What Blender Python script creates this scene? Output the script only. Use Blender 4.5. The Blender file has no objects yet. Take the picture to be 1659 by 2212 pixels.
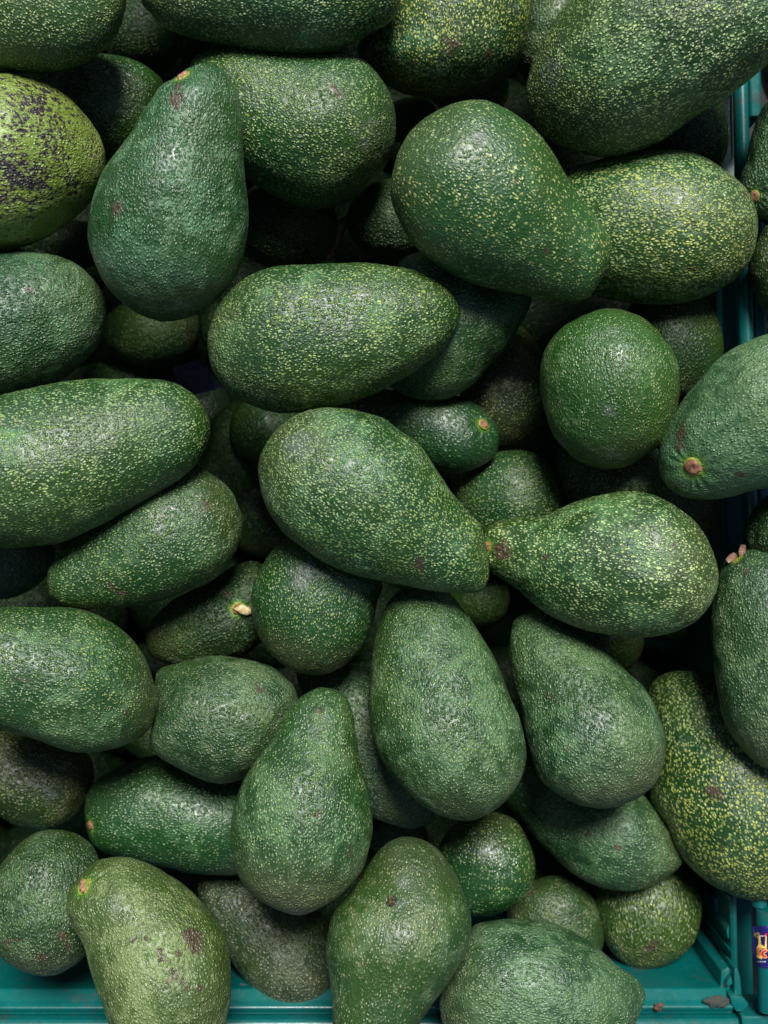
import bpy, bmesh, math, random
import numpy as np
from mathutils import Vector, Matrix, noise
from mathutils.bvhtree import BVHTree

# ------------------------------------------------------------------ camera, sky, sun, exposure
H = 0.60                      # camera height above the middle of the top fruit (m)
S = 0.238e-3                  # metres per outline unit in the plane z = 0
CX, CY = 829.5, 1106.0        # middle of the outline units (frame is 1659 x 2212 units)
C = bpy.context.scene.collection
sc = bpy.context.scene

cam_d = bpy.data.cameras.new("camera"); cam = bpy.data.objects.new("camera", cam_d); C.objects.link(cam)
cam.location = (0, 0, H)
cam_d.sensor_fit = 'VERTICAL'; cam_d.sensor_height = 36
cam_d.lens = 18.0 / (CY * S / H)
cam_d.dof.use_dof = True; cam_d.dof.focus_distance = 0.585; cam_d.dof.aperture_fstop = 8.0
cam_d.clip_start = 0.01; cam_d.clip_end = 100
sc.camera = cam

SUN_EL, SUN_AZ = math.radians(56), math.radians(8)     # azimuth clockwise from the top of the picture
w = bpy.data.worlds.new("World"); sc.world = w; w.use_nodes = True
nt = w.node_tree; nt.nodes.clear()
sky = nt.nodes.new('ShaderNodeTexSky'); sky.sky_type = 'NISHITA'; sky.sun_disc = False
sky.sun_elevation = SUN_EL; sky.sun_rotation = SUN_AZ; sky.dust_density = 0.6; sky.air_density = 1.0; sky.ozone_density = 1.0
bg = nt.nodes.new('ShaderNodeBackground'); bg.inputs[1].default_value = 0.05
out = nt.nodes.new('ShaderNodeOutputWorld')
nt.links.new(sky.outputs[0], bg.inputs[0]); nt.links.new(bg.outputs[0], out.inputs[0])
sun_d = bpy.data.lights.new("sun", 'SUN'); sun = bpy.data.objects.new("sun", sun_d); C.objects.link(sun)
sun_d.energy = 5.0; sun_d.angle = math.radians(20); sun_d.color = (1.0, 0.98, 0.93)
sdir = Vector((math.sin(SUN_AZ) * math.cos(SUN_EL), math.cos(SUN_AZ) * math.cos(SUN_EL), math.sin(SUN_EL)))
sun.rotation_euler = sdir.to_track_quat('Z', 'Y').to_euler()
sc.view_settings.view_transform = 'Standard'; sc.view_settings.look = 'None'
sc.view_settings.exposure = 0.42; sc.view_settings.gamma = 1.0

sc.cycles.max_bounces = 5; sc.cycles.diffuse_bounces = 3; sc.cycles.glossy_bounces = 2

# ------------------------------------------------------------------ helpers
CAM = Vector((0, 0, H))
def ray(px, py): return Vector(((px - CX) * S, (CY - py) * S, -H))
def at(px, py, z): return CAM + ray(px, py) * ((H - z) / H)

class NT:
    def __init__(s, name):
        s.m = bpy.data.materials.new(name); s.m.use_nodes = True; s.t = s.m.node_tree; s.t.nodes.clear()
    def n(s, typ, **kw):
        nd = s.t.nodes.new('ShaderNode' + typ)
        for k, v in kw.items(): setattr(nd, k, v)
        return nd
    def put(s, sock, v):
        if isinstance(v, bpy.types.NodeSocket): s.t.links.new(v, sock)
        elif v is not None:
            if hasattr(sock, 'default_value') and isinstance(v, (tuple, list)) and len(v) == 3 and len(sock.default_value) == 4: v = (*v, 1)
            sock.default_value = v
    def math(s, op, a, b=None, c=None, clamp=False):
        nd = s.n('Math', operation=op); nd.use_clamp = clamp
        for i, v in enumerate((a, b, c)): s.put(nd.inputs[i], v) if v is not None else None
        return nd.outputs[0]
    def ramp(s, v, lo, hi, a=0.0, b=1.0):
        nd = s.n('MapRange', interpolation_type='SMOOTHSTEP')
        s.put(nd.inputs['Value'], v); s.put(nd.inputs['From Min'], lo); s.put(nd.inputs['From Max'], hi)
        nd.inputs['To Min'].default_value = a; nd.inputs['To Max'].default_value = b
        return nd.outputs[0]
    def mix(s, f, a, b, typ='MIX'):
        nd = s.n('Mix', data_type='RGBA', blend_type=typ)
        s.put(nd.inputs[0], f); s.put(nd.inputs[6], a); s.put(nd.inputs[7], b)
        return nd.outputs[2]
    def noise(s, vec, scale, detail=3, rough=0.55, dist=0.0):
        nd = s.n('TexNoise'); s.put(nd.inputs['Vector'], vec); nd.inputs['Scale'].default_value = scale
        nd.inputs['Detail'].default_value = detail; nd.inputs['Roughness'].default_value = rough
        nd.inputs['Distortion'].default_value = dist
        return nd
    def vor(s, vec, scale, feature='F1', rnd=1.0, smooth=0.3):
        nd = s.n('TexVoronoi', feature=feature); s.put(nd.inputs['Vector'], vec); nd.inputs['Scale'].default_value = scale
        nd.inputs['Randomness'].default_value = rnd
        if feature == 'SMOOTH_F1': nd.inputs['Smoothness'].default_value = smooth
        return nd
    def bump(s, h, strength, dist, normal=None):
        nd = s.n('Bump'); s.put(nd.inputs['Height'], h); nd.inputs['Strength'].default_value = strength
        nd.inputs['Distance'].default_value = dist
        if normal is not None: s.put(nd.inputs['Normal'], normal)
        return nd.outputs[0]

# style = skin colours of one fruit
def skin_material(st, seed):
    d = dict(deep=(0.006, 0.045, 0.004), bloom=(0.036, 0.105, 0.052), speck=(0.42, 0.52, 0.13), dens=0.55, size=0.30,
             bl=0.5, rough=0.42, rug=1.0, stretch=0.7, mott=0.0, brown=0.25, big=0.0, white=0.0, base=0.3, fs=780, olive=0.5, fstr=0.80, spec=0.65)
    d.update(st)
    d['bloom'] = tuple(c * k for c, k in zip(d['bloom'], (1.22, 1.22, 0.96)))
    d['deep'] = tuple(c * 0.8 for c in d['deep'])
    rs = random.Random(seed); off = tuple(rs.uniform(-5, 5) for _ in range(3))
    N = NT('avocado_skin')
    tc = N.n('TexCoord')
    mp = N.n('Mapping'); N.put(mp.inputs['Vector'], tc.outputs['Object']); mp.inputs['Location'].default_value = off
    P = mp.outputs[0]
    mp2 = N.n('Mapping'); N.put(mp2.inputs['Vector'], tc.outputs['Object']); mp2.inputs['Location'].default_value = off
    mp2.inputs['Scale'].default_value = (d['stretch'], 1, 1)
    PL = mp2.outputs[0]
    at_ = N.n('Attribute', attribute_name='marks'); sep = N.n('SeparateColor'); N.put(sep.inputs[0], at_.outputs['Color'])
    m_brown, m_halo, m_dark = sep.outputs[0], sep.outputs[1], sep.outputs[2]
    tone = N.n('Attribute', attribute_name='tone'); sep2 = N.n('SeparateColor'); N.put(sep2.inputs[0], tone.outputs['Color'])
    t_neck, t_base, t_scuff_shine = sep2.outputs[0], sep2.outputs[1], sep2.outputs[2]
    # warped coordinates for irregular flecks
    wn = N.noise(P, 330, 1)
    wv = N.n('VectorMath', operation='MULTIPLY_ADD'); N.put(wv.inputs[0], wn.outputs['Color'])
    wv.inputs[1].default_value = (0.0013, 0.0013, 0.0013); N.put(wv.inputs[2], PL)
    W = wv.outputs[0]
    broad = N.noise(P, 28, 3, 0.6).outputs['Fac']
    broad2 = N.noise(P, 70, 3, 0.62, 0.8).outputs['Fac']
    # flecks: a fine population, and on some fruit a coarse one
    def flecks(scale, dens, size):
        v = N.vor(W, scale); c = N.n('SeparateColor'); N.put(c.inputs[0], v.outputs['Color'])
        pres = N.math('LESS_THAN', c.outputs[0], dens)
        r = N.math('MULTIPLY_ADD', c.outputs[1], size * 0.6, size * 0.6)
        f = N.ramp(N.math('SUBTRACT', r, v.outputs['Distance']), -0.06, 0.16)
        return N.math('MULTIPLY', f, pres), c.outputs[2], v.outputs['Distance']
    dd = N.math('ADD', N.ramp(N.math('ADD', N.math('MULTIPLY', broad, 0.6), N.math('MULTIPLY', broad2, 0.4)), 0.38, 0.62, -0.28, 0.28), d['dens'] + 0.12)
    f1, rnd, vd = flecks(d['fs'], dd, d['size'] * 1.18)
    fleck = f1
    if d['big'] > 0:
        f3, _, _ = flecks(d['fs'] * 0.68, d['big'], 0.36)
        fleck = N.math('MAXIMUM', f1, f3)
    # waxy bloom against bare saturated green, olive where it ripens
    blf = N.ramp(N.math('ADD', N.math('MULTIPLY', broad, 0.55), N.math('MULTIPLY', broad2, 0.6)), 0.77 - 0.35 * d['bl'], 0.92 - 0.35 * d['bl'], 0.12, 1.0)
    rubbed = N.noise(PL, 230, 3, 0.65, 1.2).outputs['Fac']
    blf = N.math('MULTIPLY', blf, N.ramp(rubbed, 0.36, 0.56, 0.5, 1.0))
    blf = N.math('MULTIPLY', blf, N.math('MULTIPLY_ADD', N.math('MULTIPLY', t_neck, N.ramp(broad2, 0.3, 0.6)), -0.6, 1.0))
    sx = N.n('SeparateXYZ'); N.put(sx.inputs[0], wn.outputs['Color'])
    broad3 = N.noise(P, 16, 2, 0.5).outputs['Color']; s3 = N.n('SeparateColor'); N.put(s3.inputs[0], broad3)
    ol = N.ramp(s3.outputs[1], 0.44, 0.62, 0.0, d['olive'])
    col = N.mix(blf, N.mix(ol, d['deep'], (0.022, 0.055, 0.003)), N.mix(ol, d['bloom'], (0.075, 0.115, 0.030)))
    nb = N.ramp(N.math('MULTIPLY', t_base, N.math('ADD', broad2, 0.5)), 0.25, 1.0, 0.0, d['base'])
    col = N.mix(nb, col, (0.070, 0.065, 0.032))
    spc = N.mix(N.ramp(rnd, 0.6, 1.0, 0.0, d['brown']), d['speck'], (0.26, 0.20, 0.07))
    spc = N.mix(N.ramp(s3.outputs[0], 0.42, 0.58, 0.0, 0.6), spc, (0.24, 0.36, 0.15))
    col = N.mix(N.math('MULTIPLY', fleck, N.ramp(broad2, 0.3, 0.65, 0.45, d['fstr'])), col, spc)
    # rubbed pale scuffs
    sc1 = N.ramp(N.noise(P, 75, 5, 0.78, 2.0).outputs['Fac'], 0.60, 0.72, 0.0, 0.40)
    col = N.mix(sc1, col, (0.13, 0.18, 0.14))
    if d['white'] > 0:
        wsp = N.ramp(N.vor(W, 300).outputs['Distance'], 0.10, 0.16, d['white'], 0.0)
        col = N.mix(N.math('MULTIPLY', wsp, N.ramp(broad2, 0.5, 0.6)), col, (0.5, 0.52, 0.48))
    # tiny brown nicks everywhere
    nk = N.vor(PL, 62); nkc = N.n('SeparateColor'); N.put(nkc.inputs[0], nk.outputs['Color'])
    nick = N.math('MULTIPLY', N.ramp(N.math('ADD', nk.outputs['Distance'], N.math('MULTIPLY', wn.outputs['Fac'], 0.12)), 0.10, 0.145, 1.0, 0.0), N.math('LESS_THAN', nkc.outputs[0], 0.16))
    col = N.mix(N.math('MULTIPLY', nick, 0.75), col, (0.030, 0.018, 0.012))
    # marks placed on this fruit
    mn = N.noise(PL, 210, 3, 0.75, 0.8).outputs['Fac']
    bm = N.ramp(N.math('ADD', m_brown, N.math('MULTIPLY', mn, 0.9)), 0.80, 0.98)
    col = N.mix(N.math('MULTIPLY', bm, 0.85), col, N.mix(mn, (0.020, 0.010, 0.007), (0.085, 0.050, 0.030)))
    if d['mott']:
        mo = N.math('ADD', N.math('MULTIPLY', N.noise(PL, 520, 2, 0.5, 0.3).outputs['Fac'], 0.7), N.math('MULTIPLY', broad2, 0.3))
        ms = N.math('ADD', N.math('MULTIPLY', m_dark, 0.21), mo)
        col = N.mix(N.ramp(ms, 0.56, 0.64, 0.0, 0.7), col, (0.075, 0.055, 0.018))
        col = N.mix(N.ramp(ms, 0.60, 0.67), col, N.mix(mn, (0.008, 0.005, 0.006), (0.035, 0.026, 0.032)))
    else:
        dm = N.ramp(N.math('ADD', m_dark, mn), 1.2, 1.5)
        col = N.mix(dm, col, (0.012, 0.008, 0.006))
    hal = N.ramp(m_halo, 0.1, 0.9)
    col = N.mix(hal, col, N.mix(N.ramp(m_halo, 0.70, 1.0), (0.05, 0.14, 0.012), (0.26, 0.27, 0.035)))
    dsk = N.ramp(N.math('ADD', t_scuff_shine, N.math('MULTIPLY', mn, 2.6)), 1.50, 1.95, 0.0, 0.8)  # pale scuffs, and on some fruit a painted shine
    dsk = N.math('MULTIPLY', dsk, N.ramp(t_scuff_shine, 0.04, 0.30))
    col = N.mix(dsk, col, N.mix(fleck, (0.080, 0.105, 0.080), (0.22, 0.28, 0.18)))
    # relief: one small pimple per fleck cell, fine grain, faint dents; smooth and rough patches
    peb = N.ramp(vd, 0.05, 0.62, 1.0, 0.0)
    fine = N.noise(PL, 900, 1, 0.6).outputs['Fac']
    h = N.math('MULTIPLY_ADD', peb, 0.50, N.math('MULTIPLY', rubbed, 0.75))
    h = N.math('MULTIPLY_ADD', fine, 0.2, h)
    nrm = N.bump(h, 1.0, 0.0010)
    N.put(nrm.node.inputs['Strength'], N.ramp(broad2, 0.3, 0.7, 0.6 * d['rug'], 1.15 * d['rug']))
    b = N.n('BsdfPrincipled')
    N.put(b.inputs['Base Color'], col)
    rg = N.math('ADD', N.ramp(rubbed, 0.3, 0.7, -0.08, 0.10), N.math('MULTIPLY_ADD', blf, 0.06, d['rough']))
    N.put(b.inputs['Roughness'], rg); N.put(b.inputs['Normal'], nrm)
    b.inputs['Specular IOR Level'].default_value = d['spec']
    b.inputs['Subsurface Weight'].default_value = 0.0
    o = N.n('OutputMaterial'); N.t.links.new(b.outputs[0], o.inputs[0])
    return N.m

def simple(name, cols, scale=200, rough=0.6, bump=0.3, dist=0.0005, stretch=(1, 1, 1), spec=0.5):
    N = NT(name); tc = N.n('TexCoord'); mp = N.n('Mapping'); N.put(mp.inputs[0], tc.outputs['Object']); mp.inputs['Scale'].default_value = stretch
    f = N.noise(mp.outputs[0], scale, 5, 0.65, 0.6).outputs['Fac']
    col = N.mix(N.ramp(f, 0.35, 0.65), cols[0], cols[1])
    b = N.n('BsdfPrincipled'); N.put(b.inputs['Base Color'], col); b.inputs['Roughness'].default_value = rough
    b.inputs['Specular IOR Level'].default_value = spec
    if bump: N.put(b.inputs['Normal'], N.bump(f, bump, dist))
    o = N.n('OutputMaterial'); N.t.links.new(b.outputs[0], o.inputs[0])
    return N.m

def plastic(name):
    N = NT(name); tc = N.n('TexCoord'); P = tc.outputs['Object']
    big = N.noise(P, 18, 4, 0.6).outputs['Fac']; fine = N.noise(P, 350, 4, 0.7).outputs['Fac']
    mp = N.n('Mapping'); N.put(mp.inputs[0], P); mp.inputs['Scale'].default_value = (0.15, 0.15, 1)
    scr = N.noise(P, 90, 8, 0.75, 3.0).outputs['Fac']
    col = N.mix(N.ramp(big, 0.3, 0.7), (0.000, 0.076, 0.072), (0.000, 0.098, 0.093))
    col = N.mix(N.ramp(scr, 0.58, 0.70, 0.0, 0.35), col, (0.07, 0.15, 0.145))
    dirt = N.ramp(N.math('ADD', N.noise(P, 45, 6, 0.7, 1.0).outputs['Fac'], N.math('MULTIPLY', fine, 0.25)), 0.66, 0.82, 0.0, 0.8)
    col = N.mix(dirt, col, (0.03, 0.05, 0.045))
    b = N.n('BsdfPrincipled'); N.put(b.inputs['Base Color'], col)
    N.put(b.inputs['Roughness'], N.ramp(scr, 0.3, 0.7, 0.27, 0.42))
    N.put(b.inputs['Normal'], N.bump(N.math('ADD', fine, N.math('MULTIPLY', big, 2.0)), 0.12, 0.0004))
    o = N.n('OutputMaterial'); N.t.links.new(b.outputs[0], o.inputs[0])
    return N.m

def link_mesh(name, verts, faces, mat, parent=None, smooth=True):
    me = bpy.data.meshes.new(name); me.from_pydata([tuple(v) for v in verts], [], faces); me.update()
    if smooth: me.polygons.foreach_set('use_smooth', [True] * len(me.polygons))
    if mat: me.materials.append(mat)
    o = bpy.data.objects.new(name, me); C.objects.link(o)
    if parent: o.parent = parent
    return o

# ------------------------------------------------------------------ outlines
def catmull(pts, n=10):
    P = np.array(pts, float); k = len(P); outp = []
    for i in range(k):
        p0, p1, p2, p3 = P[i - 1], P[i], P[(i + 1) % k], P[(i + 2) % k]
        for j in range(n):
            t = j / n
            outp.append(0.5 * ((2 * p1) + (-p0 + p2) * t + (2 * p0 - 5 * p1 + 4 * p2 - p3) * t * t + (-p0 + 3 * p1 - 3 * p2 + p3) * t ** 3))
    return np.array(outp)
def ell(cx, cy, rx, ry, rot=0, egg=0.12):
    r = math.radians(rot); o = []
    for i in range(16):
        a = i / 16 * 2 * math.pi; x = rx * math.cos(a); y = ry * math.sin(a)
        if rx >= ry: y *= 1 + egg * x / rx
        else: x *= 1 + egg * y / ry
        o.append((cx + x * math.cos(r) - y * math.sin(r), cy + x * math.sin(r) + y * math.cos(r)))
    return o

class Body:                       # profile of a fruit in a 2-D frame (a along the axis, b across)
    def __init__(s, poly, axis=None, nst=120):
        c = (poly.max(0) + poly.min(0)) / 2
        if axis is None:
            q = poly - poly.mean(0); ev, vec = np.linalg.eigh(q.T @ q); u = vec[:, 1]
            # stem end = narrower end
            a = q @ u; bb = np.abs(q @ np.array([-u[1], u[0]])); L = a.max()
            if bb[a > 0.5 * L].mean() < bb[a < 0.5 * a.min()].mean(): u = -u
        else:
            u = np.array([axis[2] - axis[0], axis[3] - axis[1]], float); u /= np.linalg.norm(u)
        s.c, s.u, s.v = c, u, np.array([-u[1], u[0]])
        A = (poly - c) @ s.u; B = (poly - c) @ s.v
        i0, i1 = A.argmin(), A.argmax(); a0, a1 = A[i0], A[i1]
        tt = (1 - np.cos(np.linspace(0, math.pi, nst + 1))) / 2
        st = a0 + (a1 - a0) * tt; lo, hi = [], []
        A2, B2 = np.roll(A, -1), np.roll(B, -1)
        for k, a in enumerate(st):
            if k == 0: lo.append(B[i0]); hi.append(B[i0]); continue
            if k == nst: lo.append(B[i1]); hi.append(B[i1]); continue
            m = (A - a) * (A2 - a) <= 0; m &= np.abs(A2 - A) > 1e-12
            x = B[m] + (B2[m] - B[m]) * (a - A[m]) / (A2[m] - A[m]); lo.append(x.min()); hi.append(x.max())
        lo, hi = np.array(lo), np.array(hi); s.st = st; s.r = (hi - lo) / 2; s.mid = (hi + lo) / 2
        # smooth the spine and the radius a little (ends kept)
        for _ in range(3):
            s.mid[1:-1] = (s.mid[:-2] + 2 * s.mid[1:-1] + s.mid[2:]) / 4
    def height(s, p):             # height of the upper surface over 2-D points (nan outside)
        a = (p - s.c) @ s.u; b = (p - s.c) @ s.v
        r = np.interp(a, s.st, s.r); m = np.interp(a, s.st, s.mid)
        h2 = r * r - (b - m) ** 2
        return np.where((h2 >= 0) & (a >= s.st[0]) & (a <= s.st[-1]), np.sqrt(np.maximum(h2, 0)), np.nan)

# skin styles
PLAIN = dict()
SPEC = dict(dens=0.95, size=0.34, big=0.45, speck=(0.44, 0.50, 0.09), bl=0.45, deep=(0.008, 0.042, 0.004))
DENSE = dict(dens=0.92, size=0.32, fs=820, speck=(0.34, 0.45, 0.10))
BLUE = dict(bloom=(0.040, 0.108, 0.062), deep=(0.010, 0.050, 0.014), dens=0.55, bl=0.75, size=0.27, speck=(0.26, 0.40, 0.17), olive=0.35)
SMOO = dict(dens=0.55, size=0.27, rug=0.75, bl=0.5)
SHADED = dict(spec=0.3, dens=0.50, bloom=(0.024, 0.056, 0.026), deep=(0.006, 0.024, 0.005), size=0.27, rug=1.2, bl=0.4, speck=(0.20, 0.27, 0.09))  # darker skin for buried fruit, gap shade put into its colour
OLIV = dict(deep=(0.020, 0.045, 0.005), bloom=(0.065, 0.095, 0.030), dens=0.5, rug=1.5, stretch=0.35, rough=0.38, brown=0.6, olive=0.9)
LIME = dict(deep=(0.040, 0.080, 0.010), bloom=(0.105, 0.145, 0.060), speck=(0.27, 0.36, 0.12), dens=0.55, bl=0.7, rug=1.15, olive=0.2)
MOTT = dict(deep=(0.150, 0.230, 0.024), bloom=(0.205, 0.290, 0.095), speck=(0.42, 0.50, 0.11), dens=0.55, big=0.15, mott=1, bl=0.6, olive=0.0)
DUSK = dict(deep=(0.018, 0.038, 0.012), bloom=(0.056, 0.078, 0.046), speck=(0.30, 0.31, 0.14), dens=0.55, bl=0.65, olive=0.6)

F = []   # front-most first
def fruit(label, pts, style=PLAIN, **kw):
    F.append(dict(label=label, pts=pts, style=style, **kw))
def mixs(a, **b): d = dict(a); d.update(b); return d

fruit("upright dark green pear-shaped avocado with torn brown stem tip, beside the black-mottled one",
 [(367,172),(385,160),(415,143),(440,138),(465,143),(495,172),(515,215),(524,270),(526,325),(529,390),(534,450),(532,510),(520,565),(500,610),(465,650),(425,680),(370,697),(320,690),(270,660),(230,620),(205,575),(193,520),(193,465),(203,415),(220,370),(245,335),(275,295),(300,250),(325,215),(345,185)],
 mixs(BLUE, dens=0.5, size=0.25, rug=1.15, deep=(0.006,0.051,0.006)), axis=(420,140,360,697), lines=[(376,195,384,240,5,.7),(392,200,398,222,4,.6),(232,440,262,475,10,.42)], marks=[(380,215,22,'b',0.45),(385,190,14,'b',0.4),(250,455,38,'b',0.28)], stem=dict(p=(392,161), r=20, kind='torn'))
fruit("long speckled avocado lying across the top edge of the photo, left of centre",
 [(305,0),(325,30),(360,65),(425,88),(500,100),(575,113),(650,121),(725,112),(780,85),(840,45),(865,0),(870,-60),(800,-150),(600,-180),(400,-150),(315,-70)],
 mixs(DENSE, big=0.3, bl=0.3), axis=(880,-30,300,-30))
fruit("big tilted pear-shaped avocado with pale scar, neck over the heavily yellow-dotted oval one",
 [(847,400),(855,350),(885,295),(930,255),(990,228),(1040,220),(1085,232),(1130,260),(1170,295),(1200,335),(1225,380),(1255,425),(1290,465),(1312,500),(1322,530),(1317,565),(1300,605),(1280,635),(1255,650),(1220,650),(1180,645),(1130,637),(1080,627),(1020,612),(970,595),(920,565),(885,525),(860,475),(847,435)],
 mixs(SPEC, dens=0.45, size=0.28, big=0.35, rug=0.7, bloom=(0.048,0.114,0.047), deep=(0.010,0.066,0.007), speck=(0.5,0.52,0.16)), axis=(1320,610,880,330), marks=[(1035,297,16,'w',0.8),(1075,262,26,'b',0.15),(1180,543,12,'b',0.4),(1115,390,6,'b',0.5),(1262,525,18,'b',0.2),(895,495,12,'b',0.2)])
fruit("large central speckled pear-shaped avocado with a grey scuff on its round upper left end",
 [(557,1017),(565,972),(590,932),(630,902),(675,887),(725,882),(780,887),(829,902),(854,922),(894,952),(929,992),(959,1032),(989,1077),(1019,1112),(1044,1137),(1052,1180),(1055,1220),(1050,1255),(1030,1277),(990,1280),(950,1277),(900,1267),(850,1257),(790,1247),(740,1232),(690,1207),(640,1172),(600,1137),(570,1087)],
 mixs(DENSE, dens=1.0, size=0.34, big=0.3, bl=0.65, white=0.25), axis=(1055,1240,580,930), lines=[(900,1205,912,1235,6,.8),(790,915,830,935,4,.5),(962,1120,968,1140,4,.5)], marks=[(645,958,38,'g',0.6),(905,1218,22,'b',0.35),(640,1085,40,'b',0.12),(700,950,10,'b',0.1)])
fruit("pear-shaped avocado with big brown scar beside its stem, neck pointing left at the centre",
 [(1037,1197),(1042,1162),(1049,1137),(1079,1120),(1129,1115),(1174,1110),(1209,1092),(1249,1075),(1294,1065),(1344,1061),(1404,1067),(1454,1087),(1499,1122),(1529,1167),(1549,1227),(1547,1272),(1529,1312),(1494,1345),(1444,1367),(1384,1378),(1319,1372),(1254,1355),(1199,1332),(1149,1302),(1109,1272),(1069,1247),(1044,1222)],
 mixs(SPEC, dens=0.75, size=0.31, big=0.4, bl=0.7, rug=0.8, bloom=(0.045,0.114,0.047), speck=(0.5,0.62,0.22)), axis=(1040,1180,1545,1250), marks=[(1080,1192,22,'b',0.62),(1083,1168,8,'b',0.4),(1179,1204,8,'b',0.6),(1455,1178,6,'b',0.5),(1390,1082,9,'b',0.4),(1365,1130,12,'b',0.2),(1270,1310,9,'b',0.3)], stem=dict(p=(1047,1180), r=17, kind='side'))
fruit("big oval avocado at the left edge, bare bright green tip pointing right",
 [(0,855),(50,845),(110,830),(175,821),(250,818),(310,820),(365,827),(410,850),(435,882),(450,922),(442,962),(420,1002),(380,1037),(320,1070),(260,1107),(200,1142),(150,1167),(100,1178),(50,1184),(0,1187),(-80,1170),(-140,1100),(-155,1010),(-120,920),(-60,870)],
 mixs(DENSE, dens=0.8, size=0.33, big=0.25, bl=0.6, rug=0.85, bloom=(0.041,0.110,0.044)), axis=(450,900,-150,1040))
fruit("round speckled avocado filling the top left corner of the photo",
 [(-90,30),(-60,-90),(60,-140),(190,-110),(262,-30),(252,60),(215,115),(170,143),(95,159),(0,155),(-60,110)],
 mixs(DENSE, dens=0.95, size=0.33, bl=0.2, speck=(0.46,0.52,0.10), deep=(0.024,0.075,0.008)), axis=(-60,-60,200,80))
fruit("very large speckled avocado in the top right corner, dusky end at lower left",
 [(1230,0),(1200,40),(1170,90),(1150,145),(1141,200),(1150,250),(1175,295),(1215,320),(1265,334),(1320,336),(1370,327),(1430,302),(1490,260),(1555,220),(1590,195),(1640,155),(1690,110),(1740,50),(1740,-40),(1650,-110),(1500,-120),(1350,-90),(1270,-40)],
 mixs(SPEC, dens=0.95, size=0.33, big=0.35, bl=0.65, bloom=(0.052,0.114,0.049), rug=1.1, speck=(0.5,0.62,0.2)), axis=(1760,-60,1170,290), marks=[(1527,197,12,'b',0.35),(1500,225,12,'b',0.3),(1190,150,45,'g',0.35),(1170,190,25,'b',0.12)])
fruit("heavily speckled yellow-dotted oval avocado lying against the crate's right rail",
 [(1234,370),(1280,350),(1355,330),(1430,324),(1495,330),(1545,350),(1590,385),(1620,430),(1634,480),(1630,530),(1610,575),(1570,615),(1520,642),(1460,657),(1395,657),(1330,650),(1280,637),(1225,590),(1190,500),(1200,420)],
 mixs(SPEC, dens=1.1, size=0.36, big=0.75, fs=720, bl=0.6, deep=(0.007,0.055,0.005)), axis=(1190,490,1634,490), lines=[(1500,400,1525,408,6,.5),(1470,580,1520,575,9,.5)], marks=[(1510,400,18,'b',0.15),(1495,570,35,'b',0.15),(1605,420,10,'b',0.35),(1440,360,10,'b',0.1)])
fruit("long oval avocado lying level right above the centre, tip pointing right",
 [(449,737),(455,700),(475,660),(510,620),(560,590),(620,573),(690,567),(760,570),(830,575),(890,585),(940,605),(975,635),(990,665),(990,690),(975,725),(950,760),(910,790),(860,825),(800,855),(740,875),(680,888),(605,892),(565,884),(515,862),(475,824),(453,780)],
 mixs(DENSE, dens=0.75, size=0.32, big=0.3, bl=0.55, bloom=(0.041,0.114,0.049)), axis=(995,670,450,750), marks=[(510,676,8,'b',0.3),(560,600,25,'b',0.1),(730,700,50,'w',0.22)])
fruit("upright pear-shaped avocado at bottom centre, narrow neck up, dusky brown speckled base",
 [(665,1500),(695,1487),(730,1494),(755,1514),(767,1549),(775,1599),(782,1644),(795,1689),(805,1739),(806,1784),(800,1824),(785,1874),(755,1914),(715,1949),(675,1969),(645,1977),(600,1967),(555,1944),(520,1904),(505,1854),(500,1799),(505,1749),(520,1699),(545,1654),(575,1614),(605,1569),(630,1529)],
 mixs(DENSE, dens=0.8, size=0.29, bl=0.7, bloom=(0.048,0.106,0.047), base=0.75, brown=0.5), axis=(710,1485,640,1977), lines=[(750,1820,760,1850,6,.6),(520,1700,515,1760,5,.4),(600,1945,680,1955,12,.35)], marks=[(690,1538,7,'b',0.5),(740,1505,14,'b',0.2),(683,1760,9,'b',0.4),(735,1700,10,'b',0.25),(755,1790,16,'b',0.25),(640,1930,60,'b',0.2),(690,1700,8,'b',0.2),(755,1850,14,'b',0.3)])
fruit("bluish avocado at the right edge, round brown stem scar ringed in yellow facing up",
 [(1700,715),(1659,722),(1600,745),(1560,770),(1520,815),(1490,850),(1460,890),(1440,925),(1422,960),(1417,1000),(1425,1030),(1445,1055),(1480,1073),(1530,1078),(1580,1070),(1620,1060),(1680,1045),(1760,1010),(1850,900),(1850,780),(1780,725)],
 mixs(BLUE, dens=0.45, size=0.24, rug=1.0, bloom=(0.059,0.125,0.066), deep=(0.010,0.055,0.018), bl=0.95, speck=(0.36,0.55,0.33)), axis=(1430,1020,1840,800), lines=[(1474,912,1462,975,7,.8),(1535,870,1522,885,3,.6)], marks=[(1469,938,14,'b',0.65),(1466,965,8,'b',0.55),(1473,920,8,'b',0.5),(1530,880,9,'b',0.35),(1598,1022,10,'b',0.6),(1583,990,10,'b',0.2)], stem=dict(p=(1495,1011), r=26, kind='button'))
fruit("pear-shaped avocado standing upright right below the central one, wide base with faint wrinkles",
 [(797,1474),(805,1412),(820,1347),(849,1290),(885,1266),(930,1262),(974,1282),(994,1307),(1024,1347),(1049,1387),(1074,1432),(1089,1467),(1104,1509),(1124,1554),(1135,1604),(1132,1649),(1114,1694),(1079,1734),(1039,1759),(999,1767),(954,1759),(909,1734),(864,1694),(829,1644),(805,1584),(795,1524)],
 mixs(DENSE, dens=0.65, size=0.28, bl=0.75, rug=1.2, bloom=(0.052,0.110,0.055)), axis=(920,1260,1010,1767))
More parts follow.
